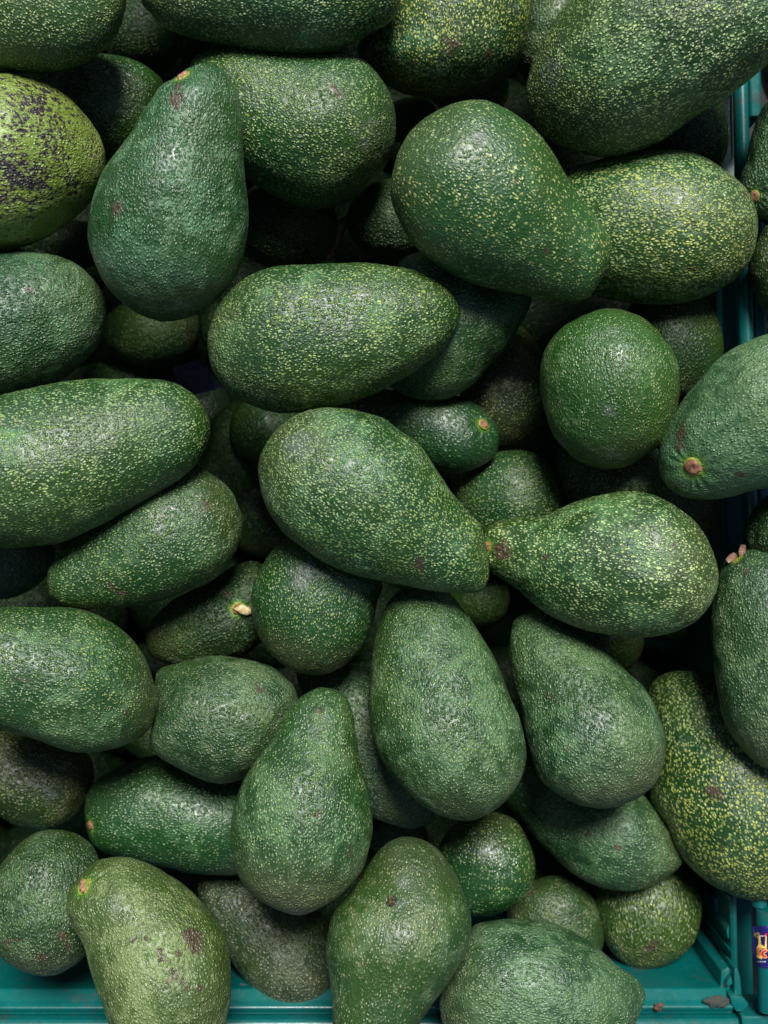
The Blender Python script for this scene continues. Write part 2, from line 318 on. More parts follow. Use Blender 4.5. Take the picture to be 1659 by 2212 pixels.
fruit("tall grey-green avocado at the right edge with two dry brown stem flakes",
 [(1560,1215),(1580,1197),(1610,1185),(1659,1182),(1710,1190),(1770,1250),(1810,1400),(1800,1560),(1740,1650),(1659,1660),(1625,1640),(1590,1600),(1565,1560),(1550,1500),(1540,1440),(1533,1370),(1535,1300),(1545,1250)],
 mixs(BLUE, dens=0.55, size=0.25, rug=1.2, base=0.6, bloom=(0.055,0.106,0.053)), axis=(1630,1180,1680,1660), marks=[(1612,1232,16,'b',0.3)], stem=dict(p=(1590,1203), r=15, kind='flakes'))
fruit("light green wrinkled avocado at bottom left with reddish stem scar and dark pits",
 [(145,1944),(150,1919),(175,1889),(200,1862),(235,1850),(280,1852),(320,1867),(360,1889),(400,1914),(435,1949),(470,1994),(492,2039),(502,2089),(502,2139),(492,2189),(475,2240),(430,2290),(360,2305),(290,2285),(240,2220),(225,2174),(210,2134),(195,2089),(185,2044),(160,2004),(145,1969)],
 mixs(LIME), axis=(190,1880,370,2305), lines=[(318,1985,400,2060,4,.42),(395,2015,420,2058,9,.62),(152,1975,178,2030,6,.5)], marks=[(420,2026,26,'b',0.42),(410,2010,12,'b',0.35),(350,2070,8,'b',0.6),(370,2098,8,'b',0.5),(380,2110,7,'b',0.6),(395,2120,7,'b',0.6),(345,2055,7,'b',0.5),(315,2028,7,'b',0.5),(287,2033,6,'b',0.5),(310,1998,6,'b',0.4),(155,1985,14,'b',0.3),(170,2010,14,'b',0.22),(340,2000,14,'b',0.15),(432,2135,10,'b',0.45),(425,2040,30,'b',0.3),(385,2060,9,'b',0.4),(365,2120,6,'b',0.5),(405,2135,6,'b',0.5),(415,2150,6,'b',0.4),(262,2000,6,'b',0.4),(275,2060,5,'b',0.4),(455,2150,22,'b',0.25),(478,2090,14,'b',0.3)], stem=dict(p=(178,1912), r=22, kind='torn'))
fruit("dull green oval avocado at bottom centre with one small dark gash",
 [(829,1824),(850,1812),(879,1808),(919,1819),(954,1844),(984,1889),(1004,1934),(1018,1979),(1016,2019),(1004,2064),(979,2109),(949,2149),(924,2184),(890,2240),(850,2290),(800,2310),(750,2280),(722,2230),(712,2174),(708,2099),(706,2039),(720,1974),(750,1934),(780,1889),(810,1844)],
 mixs(DUSK, dens=0.6, size=0.27, rug=0.7, deep=(0.011,0.051,0.008), bloom=(0.048,0.091,0.047), brown=0.6), axis=(800,2310,890,1808), marks=[(872,1905,15,'w',0.7),(845,1946,9,'d',3.0),(865,1950,18,'g',0.3),(980,1990,12,'b',0.15)], gash=(845,1948))
fruit("plump oval avocado at the left edge, bright green on top, frosted grey-green below",
 [(-30,1318),(0,1312),(40,1308),(90,1309),(150,1312),(210,1327),(255,1352),(295,1387),(320,1427),(335,1472),(345,1500),(345,1530),(325,1575),(290,1605),(240,1622),(190,1629),(125,1620),(65,1597),(0,1572),(-80,1520),(-120,1430),(-80,1350)],
 mixs(DENSE, dens=0.85, size=0.28, bl=0.6, rug=1.1, bloom=(0.052,0.122,0.055)), axis=(-120,1430,345,1520), lines=[(30,1465,75,1472,7,.45)], marks=[(50,1470,40,'b',0.12),(272,1540,6,'b',0.4)])
fruit("yellow-green avocado at the left edge mottled with black blotches",
 [(0,161),(50,164),(100,178),(145,205),(185,245),(215,290),(226,340),(220,390),(200,430),(160,470),(110,505),(60,530),(0,540),(-80,530),(-140,450),(-150,320),(-90,200)],
 MOTT, axis=(-150,330,226,350), marks=[(85,225,75,'d',0.75),(85,232,26,'d',0.8),(45,385,75,'d',0.75),(30,400,30,'d',0.5),(150,400,50,'d',0.5),(170,260,50,'d',0.35),(60,310,90,'d',0.36),(120,340,40,'d',0.5)])
fruit("slanted wrinkled avocado under the brown-scarred one, pinkish grey patch near its lower end",
 [(1102,1357),(1109,1337),(1139,1320),(1180,1318),(1230,1345),(1279,1382),(1329,1422),(1369,1462),(1394,1489),(1419,1534),(1439,1584),(1440,1629),(1424,1684),(1389,1719),(1339,1739),(1294,1744),(1244,1734),(1194,1704),(1159,1669),(1139,1599),(1129,1539),(1109,1479),(1099,1420)],
 mixs(BLUE, dens=0.6, size=0.26, rug=1.25, bloom=(0.048,0.106,0.049), base=0.55), axis=(1135,1320,1340,1740), lines=[(1178,1495,1195,1510,5,.6),(1215,1600,1235,1625,4,.5),(1250,1700,1320,1705,14,.35)], marks=[(1190,1570,18,'b',0.18),(1290,1700,30,'b',0.12),(1180,1500,16,'b',0.15),(1300,1570,20,'g',0.3)])
fruit("coarsely yellow-flecked dark avocado at the lower right edge over the crate corner",
 [(1400,1520),(1410,1475),(1450,1450),(1520,1450),(1600,1475),(1690,1530),(1755,1630),(1775,1740),(1750,1850),(1720,1920),(1659,1944),(1619,1945),(1579,1932),(1529,1904),(1489,1869),(1459,1829),(1439,1784),(1419,1754),(1409,1719),(1414,1670),(1408,1600)],
 mixs(SPEC, dens=0.85, size=0.36, big=0.65, fs=680, bl=0.5, deep=(0.007,0.047,0.006), bloom=(0.034,0.084,0.042)), axis=(1420,1470,1660,1945), marks=[(1545,1712,28,'b',0.3),(1530,1705,10,'b',0.4),(1560,1835,28,'b',0.2),(1500,1760,12,'b',0.2)], m=10)
fruit("frosted blue-green avocado at the bottom edge, blunt tip pointing right over the rail",
 [(951,2174),(959,2124),(989,2049),(1019,2004),(1059,1989),(1119,1983),(1179,1989),(1229,2009),(1279,2039),(1329,2079),(1374,2109),(1396,2139),(1396,2164),(1384,2194),(1350,2250),(1260,2295),(1130,2300),(1020,2270),(965,2225)],
 mixs(BLUE, dens=0.55, size=0.28, rug=1.1, bl=0.85, bloom=(0.052,0.110,0.058)), axis=(1400,2155,955,2160), marks=[(1265,2040,8,'b',0.2)])
fruit("broad round speckled avocado behind the upright one, small dark nick at its upper right",
 [(412,150),(425,122),(460,104),(520,97),(600,103),(680,112),(740,114),(785,130),(820,165),(845,210),(852,260),(850,300),(835,350),(810,385),(770,425),(720,450),(670,455),(615,435),(560,405),(500,360),(450,290),(418,210)],
 mixs(DENSE, dens=0.75, size=0.31, big=0.3, bl=0.3, deep=(0.009,0.058,0.005)), axis=(430,150,780,370), lines=[(718,182,736,212,4,.85)], marks=[(722,195,10,'b',0.5),(733,207,7,'b',0.6),(540,210,30,'w',0.3),(805,300,60,'g',0.3)])
fruit("speckled avocado at the top edge with rusty brown freckles on its middle",
 [(800,30),(768,100),(790,150),(829,180),(880,205),(940,219),(995,214),(1055,197),(1100,165),(1130,115),(1143,60),(1144,0),(1120,-50),(1020,-90),(900,-80),(830,-20)],
 mixs(SPEC, dens=0.9, size=0.36, big=0.55, bl=0.55, brown=0.4), axis=(960,-90,950,219), marks=[(975,95,40,'b',0.28),(985,75,18,'b',0.3),(1055,118,22,'b',0.3),(920,75,12,'b',0.15),(1110,20,24,'g',0.4)])
fruit("round olive green avocado seen end on, blossom point up, above the brown-scarred pear-shaped one",
 [(1165,837),(1170,780),(1190,735),(1225,700),(1280,675),(1330,670),(1380,682),(1420,710),(1442,737),(1455,752),(1470,797),(1472,842),(1460,897),(1435,947),(1395,982),(1345,1010),(1295,1011),(1245,992),(1200,947),(1180,902)],
 mixs(DENSE, dens=0.6, size=0.27, bl=0.55, olive=0.7, deep=(0.014,0.074,0.005), bloom=(0.052,0.114,0.042)), axis=(1320,670,1320,1011), marks=[(1322,886,8,'b',0.4),(1320,886,22,'g',0.4),(1320,990,60,'g',0.25)])
fruit("long slim avocado at lower right, its end lying over the amber and olive one",
 [(1089,1734),(1129,1774),(1159,1814),(1194,1849),(1239,1889),(1294,1917),(1344,1925),(1394,1919),(1434,1899),(1464,1874),(1471,1850),(1444,1790),(1410,1740),(1360,1700),(1250,1670),(1150,1640),(1100,1650),(1082,1690)],
 mixs(BLUE, dens=0.5, size=0.28, rug=0.9, bloom=(0.041,0.103,0.047)), axis=(1090,1690,1470,1870), lines=[(1230,1778,1275,1800,3,.5),(1330,1828,1340,1838,4,.8)], marks=[(1335,1832,9,'b',0.4),(1205,1740,12,'b',0.2),(1270,1805,8,'b',0.3),(1375,1885,12,'b',0.15)])
fruit("dull scratched oval avocado under the big left one, tip pointing lower left",
 [(102,1247),(110,1217),(145,1182),(200,1130),(280,1060),(370,1018),(420,1012),(465,1032),(500,1062),(517,1102),(522,1137),(510,1182),(480,1222),(440,1252),(390,1280),(325,1300),(250,1312),(190,1315),(140,1307),(110,1282)],
 mixs(DENSE, dens=0.85, size=0.28, bl=0.55, bloom=(0.041,0.099,0.042)), axis=(105,1280,510,1080), lines=[(228,1255,262,1285,4,.75),(262,1283,318,1288,4,.6),(365,1262,400,1268,4,.5),(438,1075,455,1100,4,.6)], marks=[(240,1270,12,'b',0.3),(265,1280,14,'b',0.25),(452,1088,14,'b',0.3),(440,1100,7,'b',0.3),(300,1290,16,'b',0.12)])
fruit("round-ended avocado under the central one with a whitish scuff streak and dark rubbed side",
 [(542,1287),(555,1242),(580,1197),(610,1172),(690,1150),(780,1180),(827,1257),(820,1297),(805,1355),(775,1412),(725,1447),(675,1457),(630,1447),(595,1422),(565,1382),(545,1332)],
 mixs(DENSE, dens=0.8, size=0.28, bl=0.3, base=0.6), axis=(720,1150,650,1457), lines=[(550,1350,585,1400,7,.5),(690,1320,730,1335,9,.42)], marks=[(648,1245,28,'w',0.65),(640,1265,18,'w',0.4),(560,1370,26,'b',0.2),(700,1320,30,'b',0.12),(720,1350,30,'w',0.15)])
fruit("rough grey-green avocado at the left edge above the big oval one",
 [(0,545),(75,549),(135,563),(185,590),(218,630),(228,680),(222,720),(200,760),(160,795),(110,825),(50,850),(0,862),(-70,850),(-120,780),(-140,690),(-100,590),(-50,555)],
 mixs(BLUE, dens=0.55, size=0.25, rug=1.3, bl=0.7), axis=(-140,700,228,690), marks=[(63,628,10,'b',0.4),(120,650,40,'w',0.12)])
fruit("dull dark avocado left of the bottom upright one, reddish nick at its upper right",
 [(322,1600),(330,1545),(335,1480),(345,1445),(400,1430),(475,1417),(540,1427),(600,1452),(640,1490),(650,1550),(620,1620),(570,1665),(530,1680),(480,1691),(430,1682),(380,1658),(340,1630)],
 mixs(DUSK, dens=0.45, size=0.27, rug=1.3, deep=(0.010,0.047,0.009), bloom=(0.052,0.095,0.047)), axis=(330,1460,590,1640), marks=[(560,1493,12,'b',0.4),(540,1478,7,'b',0.4),(450,1570,7,'b',0.3)])
fruit("dark avocado beyond the right rail, yellow-ringed stem scar at its lower left",
 [(1690,205),(1659,220),(1640,250),(1625,300),(1615,350),(1602,385),(1600,430),(1625,470),(1659,487),(1720,480),(1760,400),(1750,280),(1720,215)],
 mixs(BLUE, dens=0.4, rug=1.6, bloom=(0.034,0.080,0.036)), axis=(1620,460,1730,215), z=-0.035, stem=dict(p=(1628,424), r=15, kind='button'), zf=-0.034)
fruit("small dark avocado on the right rail, just below the yellow-ringed dark one",
 [(1659,485),(1640,515),(1622,550),(1615,590),(1625,630),(1640,665),(1662,690),(1720,700),(1770,640),(1770,540),(1720,480)],
 mixs(DUSK, dens=0.5, deep=(0.010,0.035,0.007), bloom=(0.034,0.053,0.022)), z=-0.035, zf=-0.040)
fruit("shaded avocado at the right edge between the bluish one and the grey-green one",
 ell(1690,1145,80,85), mixs(SHADED), z=-0.05, zf=-0.040)
fruit("matt green avocado showing between the long level one and the big tilted pear-shaped one",
 [(870,560),(950,545),(1050,570),(1130,610),(1150,645),(1132,690),(1100,745),(1055,792),(1025,827),(980,855),(930,862),(870,850),(840,815),(850,720),(850,620)],
 mixs(BLUE, dens=0.8, size=0.28, bloom=(0.041,0.095,0.042)), axis=(860,840,1120,600), m=4)
fruit("bumpy round grey-green avocado in the bottom left corner with dark pocks",
 [(-25,1950),(-15,1890),(15,1845),(65,1806),(110,1794),(160,1800),(200,1830),(220,1880),(225,1950),(215,2020),(185,2070),(150,2094),(110,2109),(70,2106),(30,2090),(0,2064),(-20,2010)],
 mixs(BLUE, dens=0.65, size=0.27, rug=1.5, bloom=(0.041,0.084,0.036), deep=(0.009,0.039,0.005)), axis=(100,1790,100,2110), lines=[(5,2035,40,2030,9,.55),(132,2015,150,2050,8,.6)], marks=[(15,2040,30,'b',0.25),(90,2070,14,'b',0.4),(140,2025,30,'b',0.22),(55,1990,12,'b',0.2),(20,1900,16,'b',0.12)])
fruit("slim smooth dark green avocado at lower left, small pinkish stem at its left end",
 [(182,1754),(190,1714),(220,1680),(275,1650),(340,1632),(440,1640),(540,1670),(610,1720),(620,1800),(580,1860),(515,1887),(475,1891),(410,1889),(350,1874),(250,1852),(205,1830),(186,1794)],
 mixs(BLUE, dens=0.6, size=0.28, rug=0.8, bl=0.55, deep=(0.005,0.051,0.007), bloom=(0.034,0.099,0.042)), axis=(180,1770,610,1780), marks=[(455,1830,24,'b',0.2)], stem=dict(p=(191,1785), r=16, kind='side'))
fruit("slim dark glossy avocado with small round orange stem scar, above the central one",
 [(735,850),(860,840),(930,850),(985,858),(1040,882),(1070,917),(1079,947),(1070,982),(1040,1007),(1000,1022),(964,1024),(900,1000),(820,950),(715,895)],
 mixs(SMOO, dens=0.4, size=0.25, rug=0.7, deep=(0.005,0.040,0.008), bloom=(0.016,0.062,0.026), speck=(0.2,0.36,0.08), rough=0.4), axis=(1075,960,770,860), marks=[(1004,906,7,'b',0.3)], stem=dict(p=(1047,915), r=15, kind='button'))
fruit("small round dark avocado in the lower right hollow with a pale shine",
 [(1040,1755),(1109,1769),(1139,1814),(1153,1864),(1149,1909),(1129,1944),(1094,1969),(1049,1979),(990,1970),(955,1900),(950,1830),(985,1780)],
 mixs(SMOO, dens=0.5, size=0.28, rough=0.33, deep=(0.006,0.043,0.007)), axis=(1050,1979,1050,1755), marks=[(1045,1850,16,'w',0.45)])  # the pale shine is painted on as a light mark
fruit("shiny dark avocado peeking out between the mottled one and the upright pear-shaped one",
 [(90,170),(150,125),(210,116),(270,125),(320,145),(355,180),(360,260),(330,330),(260,360),(160,330),(90,250)],
 mixs(DENSE, dens=0.5, size=0.26, bl=0.35, rough=0.33), axis=(90,150,340,300), marks=[(280,230,28,'w',0.35)], m=4)  # pale mark adds a painted shine to the skin
fruit("wrinkled dark avocado deep left of centre with a broken cream-coloured stem",
 [(555,1215),(500,1225),(440,1262),(380,1295),(330,1340),(318,1390),(340,1425),(400,1440),(480,1430),(550,1400),(600,1340),(600,1260)],
 mixs(SHADED, rug=1.5, bloom=(0.041,0.076,0.036)), axis=(580,1270,340,1400), marks=[(490,1280,14,'b',0.3),(480,1340,26,'g',0.2)], stem=dict(p=(514,1315), r=17, kind='broken'))
fruit("dusky olive avocado at the left edge with shiny nick, under the plump one",
 [(0,1580),(60,1590),(150,1600),(195,1630),(205,1680),(190,1730),(165,1770),(120,1793),(80,1797),(35,1785),(0,1765),(-50,1720),(-70,1650),(-40,1600)],
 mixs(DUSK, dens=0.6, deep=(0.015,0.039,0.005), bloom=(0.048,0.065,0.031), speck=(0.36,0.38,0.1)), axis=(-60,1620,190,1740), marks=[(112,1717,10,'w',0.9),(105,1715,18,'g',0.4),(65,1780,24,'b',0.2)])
fruit("grey-green avocado end at the left edge under the big oval one's tail",
 [(-40,1180),(0,1165),(60,1160),(112,1175),(120,1203),(100,1247),(60,1280),(0,1298),(-60,1290),(-90,1230)],
 mixs(BLUE, dens=0.45, bloom=(0.038,0.080,0.039)))
fruit("netted grey avocado wedged between the round olive one and the brown-scarred one",
 [(1210,965),(1300,940),(1400,955),(1480,1020),(1530,1060),(1543,1100),(1538,1150),(1500,1200),(1380,1200),(1270,1130),(1215,1050)],
 mixs(SHADED, dens=0.7, size=0.3, rug=1.6, bloom=(0.048,0.072,0.039)), axis=(1210,980,1540,1150))
fruit("dark green avocado shoulder in the hollow just right of the central one",
 [(980,1047),(1010,1015),(1050,990),(1110,975),(1160,982),(1200,1010),(1225,1060),(1232,1100),(1200,1150),(1100,1180),(1020,1150),(985,1100)],
 mixs(DENSE, dens=0.7, size=0.29, bl=0.2, deep=(0.005,0.043,0.005)), marks=[(1087,1053,9,'b',0.3)])
fruit("brownish dull avocado in the hollow left of the round olive one",
 ell(1090,825,100,137), mixs(OLIV, rug=1.0, stretch=0.8, deep=(0.015,0.035,0.005), bloom=(0.041,0.049,0.020)), marks=[(1128,800,22,'b',0.3),(1010,860,26,'b',0.15)])
fruit("dark avocado side showing between the round olive one and the crate's right rail",
 ell(1445,740,117,130), mixs(SHADED))
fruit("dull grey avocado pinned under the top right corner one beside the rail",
 ell(1462,275,109,140), mixs(SHADED, rug=1.6, bloom=(0.041,0.072,0.033)))
fruit("frosted grey avocado between the rusty freckled one and the top right corner one",
 ell(1200,70,98,130), mixs(BLUE, rug=1.5, bloom=(0.052,0.099,0.047), dens=0.3))
fruit("dark avocado sliver at the top edge right of the rusty freckled one",
 ell(1165,-45,70,62), mixs(SHADED), z=-0.01)
fruit("netted grey avocado just under the rusty freckled one",
 ell(1012,190,88,68), mixs(SHADED, rug=1.6, bloom=(0.059,0.084,0.047)))
fruit("long textured dark avocado behind the two upright ones at lower centre",
 [(640,1460),(700,1435),(780,1445),(850,1500),(890,1590),(925,1680),(938,1755),(905,1785),(860,1784),(800,1765),(750,1700),(690,1560)],
 mixs(BLUE, rug=1.4, dens=0.5, bloom=(0.038,0.072,0.036)), axis=(660,1440,920,1780))
fruit("dusky purplish green avocado at bottom left of centre behind the light green wrinkled one",
 [(430,1905),(480,1880),(560,1890),(650,1940),(720,1995),(742,2080),(735,2150),(700,2189),(640,2192),(600,2184),(550,2152),(510,2100),(470,2030),(435,1960)],
 mixs(DUSK, dens=0.6, size=0.27, bloom=(0.048,0.065,0.042), speck=(0.4,0.38,0.2)), axis=(440,1890,680,2185))
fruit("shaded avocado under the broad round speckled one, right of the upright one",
 ell(612,485,118,102), mixs(SHADED, rug=1.3), zf=-0.088)
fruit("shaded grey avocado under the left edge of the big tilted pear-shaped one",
 ell(842,475,95,92), mixs(SHADED, rug=1.4, bloom=(0.034,0.057,0.033)), zf=-0.092)
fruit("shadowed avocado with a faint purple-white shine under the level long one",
 ell(582,925,88,90), mixs(SHADED, deep=(0.006,0.035,0.005)), marks=[(592,905,22,'w',0.35)])  # highlight painted into the skin colour as a pale mark
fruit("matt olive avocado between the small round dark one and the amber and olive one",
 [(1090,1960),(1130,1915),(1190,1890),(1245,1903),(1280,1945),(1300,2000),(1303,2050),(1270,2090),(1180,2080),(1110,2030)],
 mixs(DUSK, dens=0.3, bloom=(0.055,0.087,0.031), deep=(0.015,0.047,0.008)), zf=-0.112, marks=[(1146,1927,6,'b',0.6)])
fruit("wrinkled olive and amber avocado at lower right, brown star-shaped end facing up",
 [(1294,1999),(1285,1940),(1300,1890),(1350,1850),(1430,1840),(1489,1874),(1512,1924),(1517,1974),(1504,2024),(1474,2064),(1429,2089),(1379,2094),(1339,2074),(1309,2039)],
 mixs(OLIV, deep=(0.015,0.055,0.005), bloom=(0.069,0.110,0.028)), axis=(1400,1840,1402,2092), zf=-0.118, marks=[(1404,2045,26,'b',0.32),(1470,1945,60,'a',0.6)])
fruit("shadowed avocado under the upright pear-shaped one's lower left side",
 ell(325,715,108,82), mixs(SHADED), zf=-0.175)
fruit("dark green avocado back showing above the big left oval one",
 ell(285,825,112,60), mixs(SHADED, deep=(0.006,0.047,0.005)))
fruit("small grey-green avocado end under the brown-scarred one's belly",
 ell(1310,1380,82,76), mixs(SHADED, rug=1.3, bloom=(0.048,0.084,0.042)))
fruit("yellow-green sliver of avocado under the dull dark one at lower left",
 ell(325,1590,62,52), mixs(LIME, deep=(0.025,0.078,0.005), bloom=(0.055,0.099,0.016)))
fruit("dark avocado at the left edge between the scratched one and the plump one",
 ell(70,1320,120,62), mixs(SHADED))
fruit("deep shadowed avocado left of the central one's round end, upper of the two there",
 ell(510,985,85,125,10), mixs(SHADED), zf=-0.175)
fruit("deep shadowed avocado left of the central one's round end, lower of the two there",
 ell(575,1110,80,95), mixs(SHADED), zf=-0.175)
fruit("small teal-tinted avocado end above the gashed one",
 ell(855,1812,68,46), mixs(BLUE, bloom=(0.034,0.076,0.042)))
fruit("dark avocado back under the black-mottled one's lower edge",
 ell(140,530,100,55), mixs(SHADED))
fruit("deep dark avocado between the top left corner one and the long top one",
 ell(300,70,100,95), mixs(SHADED))
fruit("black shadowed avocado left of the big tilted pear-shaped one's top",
 ell(885,262,62,52), mixs(SHADED))
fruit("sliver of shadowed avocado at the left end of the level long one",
 ell(478,705,48,60), mixs(SHADED))
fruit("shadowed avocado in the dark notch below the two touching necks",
 ell(1035,1295,66,62), mixs(SHADED))
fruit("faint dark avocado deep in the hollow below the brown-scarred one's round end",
 ell(1462,1335,85,52), mixs(SHADED))

# ------------------------------------------------------------------ solve resting heights from the overlaps
for f in F:
    f['poly'] = catmull(f['pts']); f['b'] = Body(f['poly'], f.get('axis'))
    lo, hi = f['poly'].min(0), f['poly'].max(0)
    g = np.stack(np.meshgrid(np.linspace(lo[0], hi[0], 22), np.linspace(lo[1], hi[1], 22)), -1).reshape(-1, 2)
    h = f['b'].height(g); ok = ~np.isnan(h)
    f['sp'] = np.concatenate([g[ok], f['poly'][::3]]); f['sh'] = np.concatenate([h[ok], np.zeros(len(f['poly'][::3]))])
Z = []
for i, f in enumerate(F):
    z = f.get('z', random.Random(i).uniform(-0.006, 0.0) - (0 if i < 18 else 0.025 if i < 34 else 0.072 if i < 51 else 0.155))
    for j in range(i):
        U = F[j]; hl = f['b'].height(U['sp'])
        q = hl - U['sh']; q = q[~np.isnan(q)]
        if len(q) and q.max() > 4:
            z = min(z, Z[j] - (q.max() * 1.0 + f.get('m', 24)) * S * (H - Z[j]) / H)
    if 'zf' in f: z = f['zf']
    Z.append(max(z, -0.23))
for f, z in zip(F, Z): f['zz'] = z

# ------------------------------------------------------------------ fruit
scar_mat = simple('stem_cork', [(0.10, 0.035, 0.022), (0.30, 0.14, 0.075)], 420, 0.75, 0.8, 0.0006)
cream_mat = simple('cut_stem', [(0.36, 0.27, 0.12), (0.50, 0.42, 0.24)], 300, 0.6, 0.3, 0.0003)
flake_mat = simple('dry_stem', [(0.12, 0.055, 0.040), (0.30, 0.17, 0.12)], 500, 0.8, 0.6, 0.0005)
pink_mat = simple('torn_stem', [(0.16, 0.065, 0.038), (0.40, 0.21, 0.12)], 500, 0.6, 0.8, 0.0006)
collar_mat = simple('stem_collar', [(0.10, 0.16, 0.015), (0.27, 0.27, 0.045)], 250, 0.5, 0.4, 0.0005)
gash_mat = simple('gash_flesh', [(0.004, 0.003, 0.002), (0.10, 0.075, 0.015)], 500, 0.5, 0.8, 0.0006)

def blob(name, rx, ry, rz, mat, parent, M, seed, bumpy=0.15, nu=20, nv=12, squash=0.0, hollow=0.0):
    vs, fs = [], []; off = Vector((seed * 3.1, seed * 1.7, 0))
    for j in range(nv + 1):
        ph = math.pi * j / nv
        for i in range(nu):
            th = 2 * math.pi * i / nu
            d = Vector((math.sin(ph) * math.cos(th), math.sin(ph) * math.sin(th), math.cos(ph)))
            k = 1 + bumpy * noise.noise(d * 1.7 + off) + bumpy * 0.5 * noise.noise(d * 5 + off)
            zz = d.z * rz
            if hollow and d.z > 0: zz -= hollow * rz * max(0, 1 - math.hypot(d.x, d.y) * 1.6)
            vs.append(M @ Vector((d.x * rx * k, d.y * ry * k, zz * k)))
    for j in range(nv):
        for i in range(nu):
            a = j * nu + i; b = j * nu + (i + 1) % nu
            fs.append((a, b, b + nu, a + nu))
    return link_mesh(name, vs, fs, mat, parent)

def frame_from(normal, hint):
    z = normal.normalized(); x = (hint - z * hint.dot(z)).normalized(); y = z.cross(x)
    M = Matrix((x, y, z)).transposed().to_4x4(); return M

for idx, f in enumerate(F):
    vis = idx < 50
    NS, NG = (150, 128) if vis else (70, 64)
    if idx < 26: NS, NG = 190, 150
    z = f['zz']; c2 = f['b'].c
    Pc = at(c2[0], c2[1], z); n = (CAM - Pc).normalized()
    # outline on the plane through Pc facing the lens
    pl = []
    for (px, py) in f['poly']:
        d = ray(px, py); t = (Pc - CAM).dot(n) / d.dot(n); pl.append(CAM + d * t - Pc)
    b0 = f['b'].u; pd = ray(c2[0] + b0[0] * 50, c2[1] + b0[1] * 50); t = (Pc - CAM).dot(n) / pd.dot(n)
    u = (CAM + pd * t - Pc).normalized(); v = n.cross(u)
    p2 = np.array([(q.dot(u), q.dot(v)) for q in pl])
    B = Body(p2, axis=(0, 0, 1, 0), nst=NS)
    B_c = B.c
    # local frame: x along axis, y across, z toward lens ; origin at Pc
    R = Matrix((u, v, n)).transposed()
    ob_M = Matrix.Translation(Pc) @ R.to_4x4()
    L = B.st[-1] - B.st[0]; tilt = f.get('tilt', random.Random(idx + 50).uniform(-0.10, 0.10))
    rug = f['style'].get('rug', 1.0)
    off = Vector((idx * 1.37, idx * 0.73, idx * 2.11))
    th = np.linspace(0, 2 * math.pi, NG, endpoint=False)
    V = np.zeros((NS + 1, NG, 3))
    rmax = B.r.max()
    for k in range(NS + 1):
        a = B.st[k] + B_c[0]
        V[k, :, 0] = a
        V[k, :, 1] = B.mid[k] + B_c[1] + B.r[k] * np.cos(th)
        V[k, :, 2] = B.r[k] * np.sin(th) * 0.97 + tilt * (B.st[k]) * (1 - 0.0)
    X = V.reshape(-1, 3)
    # normals of the smooth body, then lumps and dimples along them
    dk = np.gradient(V, axis=0); dg = np.roll(V, -1, 1) - np.roll(V, 1, 1)
    Nn = np.cross(dg, dk); ln = np.linalg.norm(Nn, axis=2, keepdims=True); Nn = np.where(ln > 1e-15, Nn / np.maximum(ln, 1e-15), 0)
    Nn[0, :] = (-1, 0, 0); Nn[-1, :] = (1, 0, 0); Nn = Nn.reshape(-1, 3)
    ctr = X.mean(0); sgn = np.sign(np.sum(Nn * (X - ctr), 1)); Nn *= sgn[:, None] + (sgn[:, None] == 0)
    disp = np.zeros(len(X)); nv_ = noise.noise
    A1, A2, A3 = 0.0012, 0.00030 * rug, 0.00016 * rug
    for i, p in enumerate(X):
        if p[2] < -0.45 * rmax: continue
        q = Vector((p[0], p[1], p[2]))
        disp[i] = A1 * nv_(q * 38 + off) + 0.0016 * nv_(q * 21 - off) + A2 * nv_(Vector((q.x * 90, q.y * 160, q.z * 160)) + off)
        if vis: disp[i] += A3 * nv_(Vector((q.x * 260, q.y * 380, q.z * 380)) + off)
    # marks: find where the sight line meets the body
    faces = [(k * NG + g, k * NG + (g + 1) % NG, (k + 1) * NG + (g + 1) % NG, (k + 1) * NG + g) for k in range(NS) for g in range(NG)]
    Minv = ob_M.inverted()
    Rm = Minv.to_3x3()
    marks = np.zeros((len(X), 4)); tone = np.zeros((len(X), 4))
    tree = BVHTree.FromPolygons([tuple(p) for p in X], faces) if (f.get('marks') or f.get('lines') or f.get('stem') or f.get('gash')) else None
    def hit(px, py):
        o = Minv @ CAM; d = (Rm @ ray(px, py)).normalized()
        h = tree.ray_cast(o, d)
        if h[0] is None:
            # just off the rim: nearest point on the body to the sight line
            q = o + d * (Vector((B_c[0], B_c[1], 0)) - o).dot(d)
            h = tree.find_nearest(q)
        return h[0], h[1]
    U1 = S * (H - z) / H
    for (mx, my, mr, kind, st) in f.get('marks', []):
        p, _ = hit(mx, my); dd = np.linalg.norm((X - np.array(p)) * np.array([0.85, 1, 1]), axis=1) / (mr * U1)
        g = np.exp(-dd ** 2 * 1.1) * st
        if kind == 'b': marks[:, 0] = np.maximum(marks[:, 0], np.minimum(g * 1.75, 1.0))
        elif kind == 'd': marks[:, 2] = np.maximum(marks[:, 2], np.exp(-dd ** 2 * 0.8) * st)
        elif kind == 'a': marks[:, 3] = np.maximum(marks[:, 3], g)
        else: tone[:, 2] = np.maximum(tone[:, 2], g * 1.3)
    for (x0, y0, x1, y1, wd_, st) in f.get('lines', []):
        A_, B_ = np.array(hit(x0, y0)[0]), np.array(hit(x1, y1)[0]); AB = B_ - A_
        t_ = np.clip(((X - A_) @ AB) / (AB @ AB), 0, 1)[:, None]
        dd = np.linalg.norm(X - (A_ + AB * t_), axis=1) / (wd_ * U1)
        marks[:, 0] = np.maximum(marks[:, 0], np.exp(-dd ** 2 * 1.1) * st)
    an = (X[:, 0] - X[:, 0].min()) / L
    tone[:, 0] = np.clip(1 - an * 3, 0, 1); tone[:, 1] = np.clip((an - 0.55) / 0.45, 0, 1)
    stem = f.get('stem'); sp = None
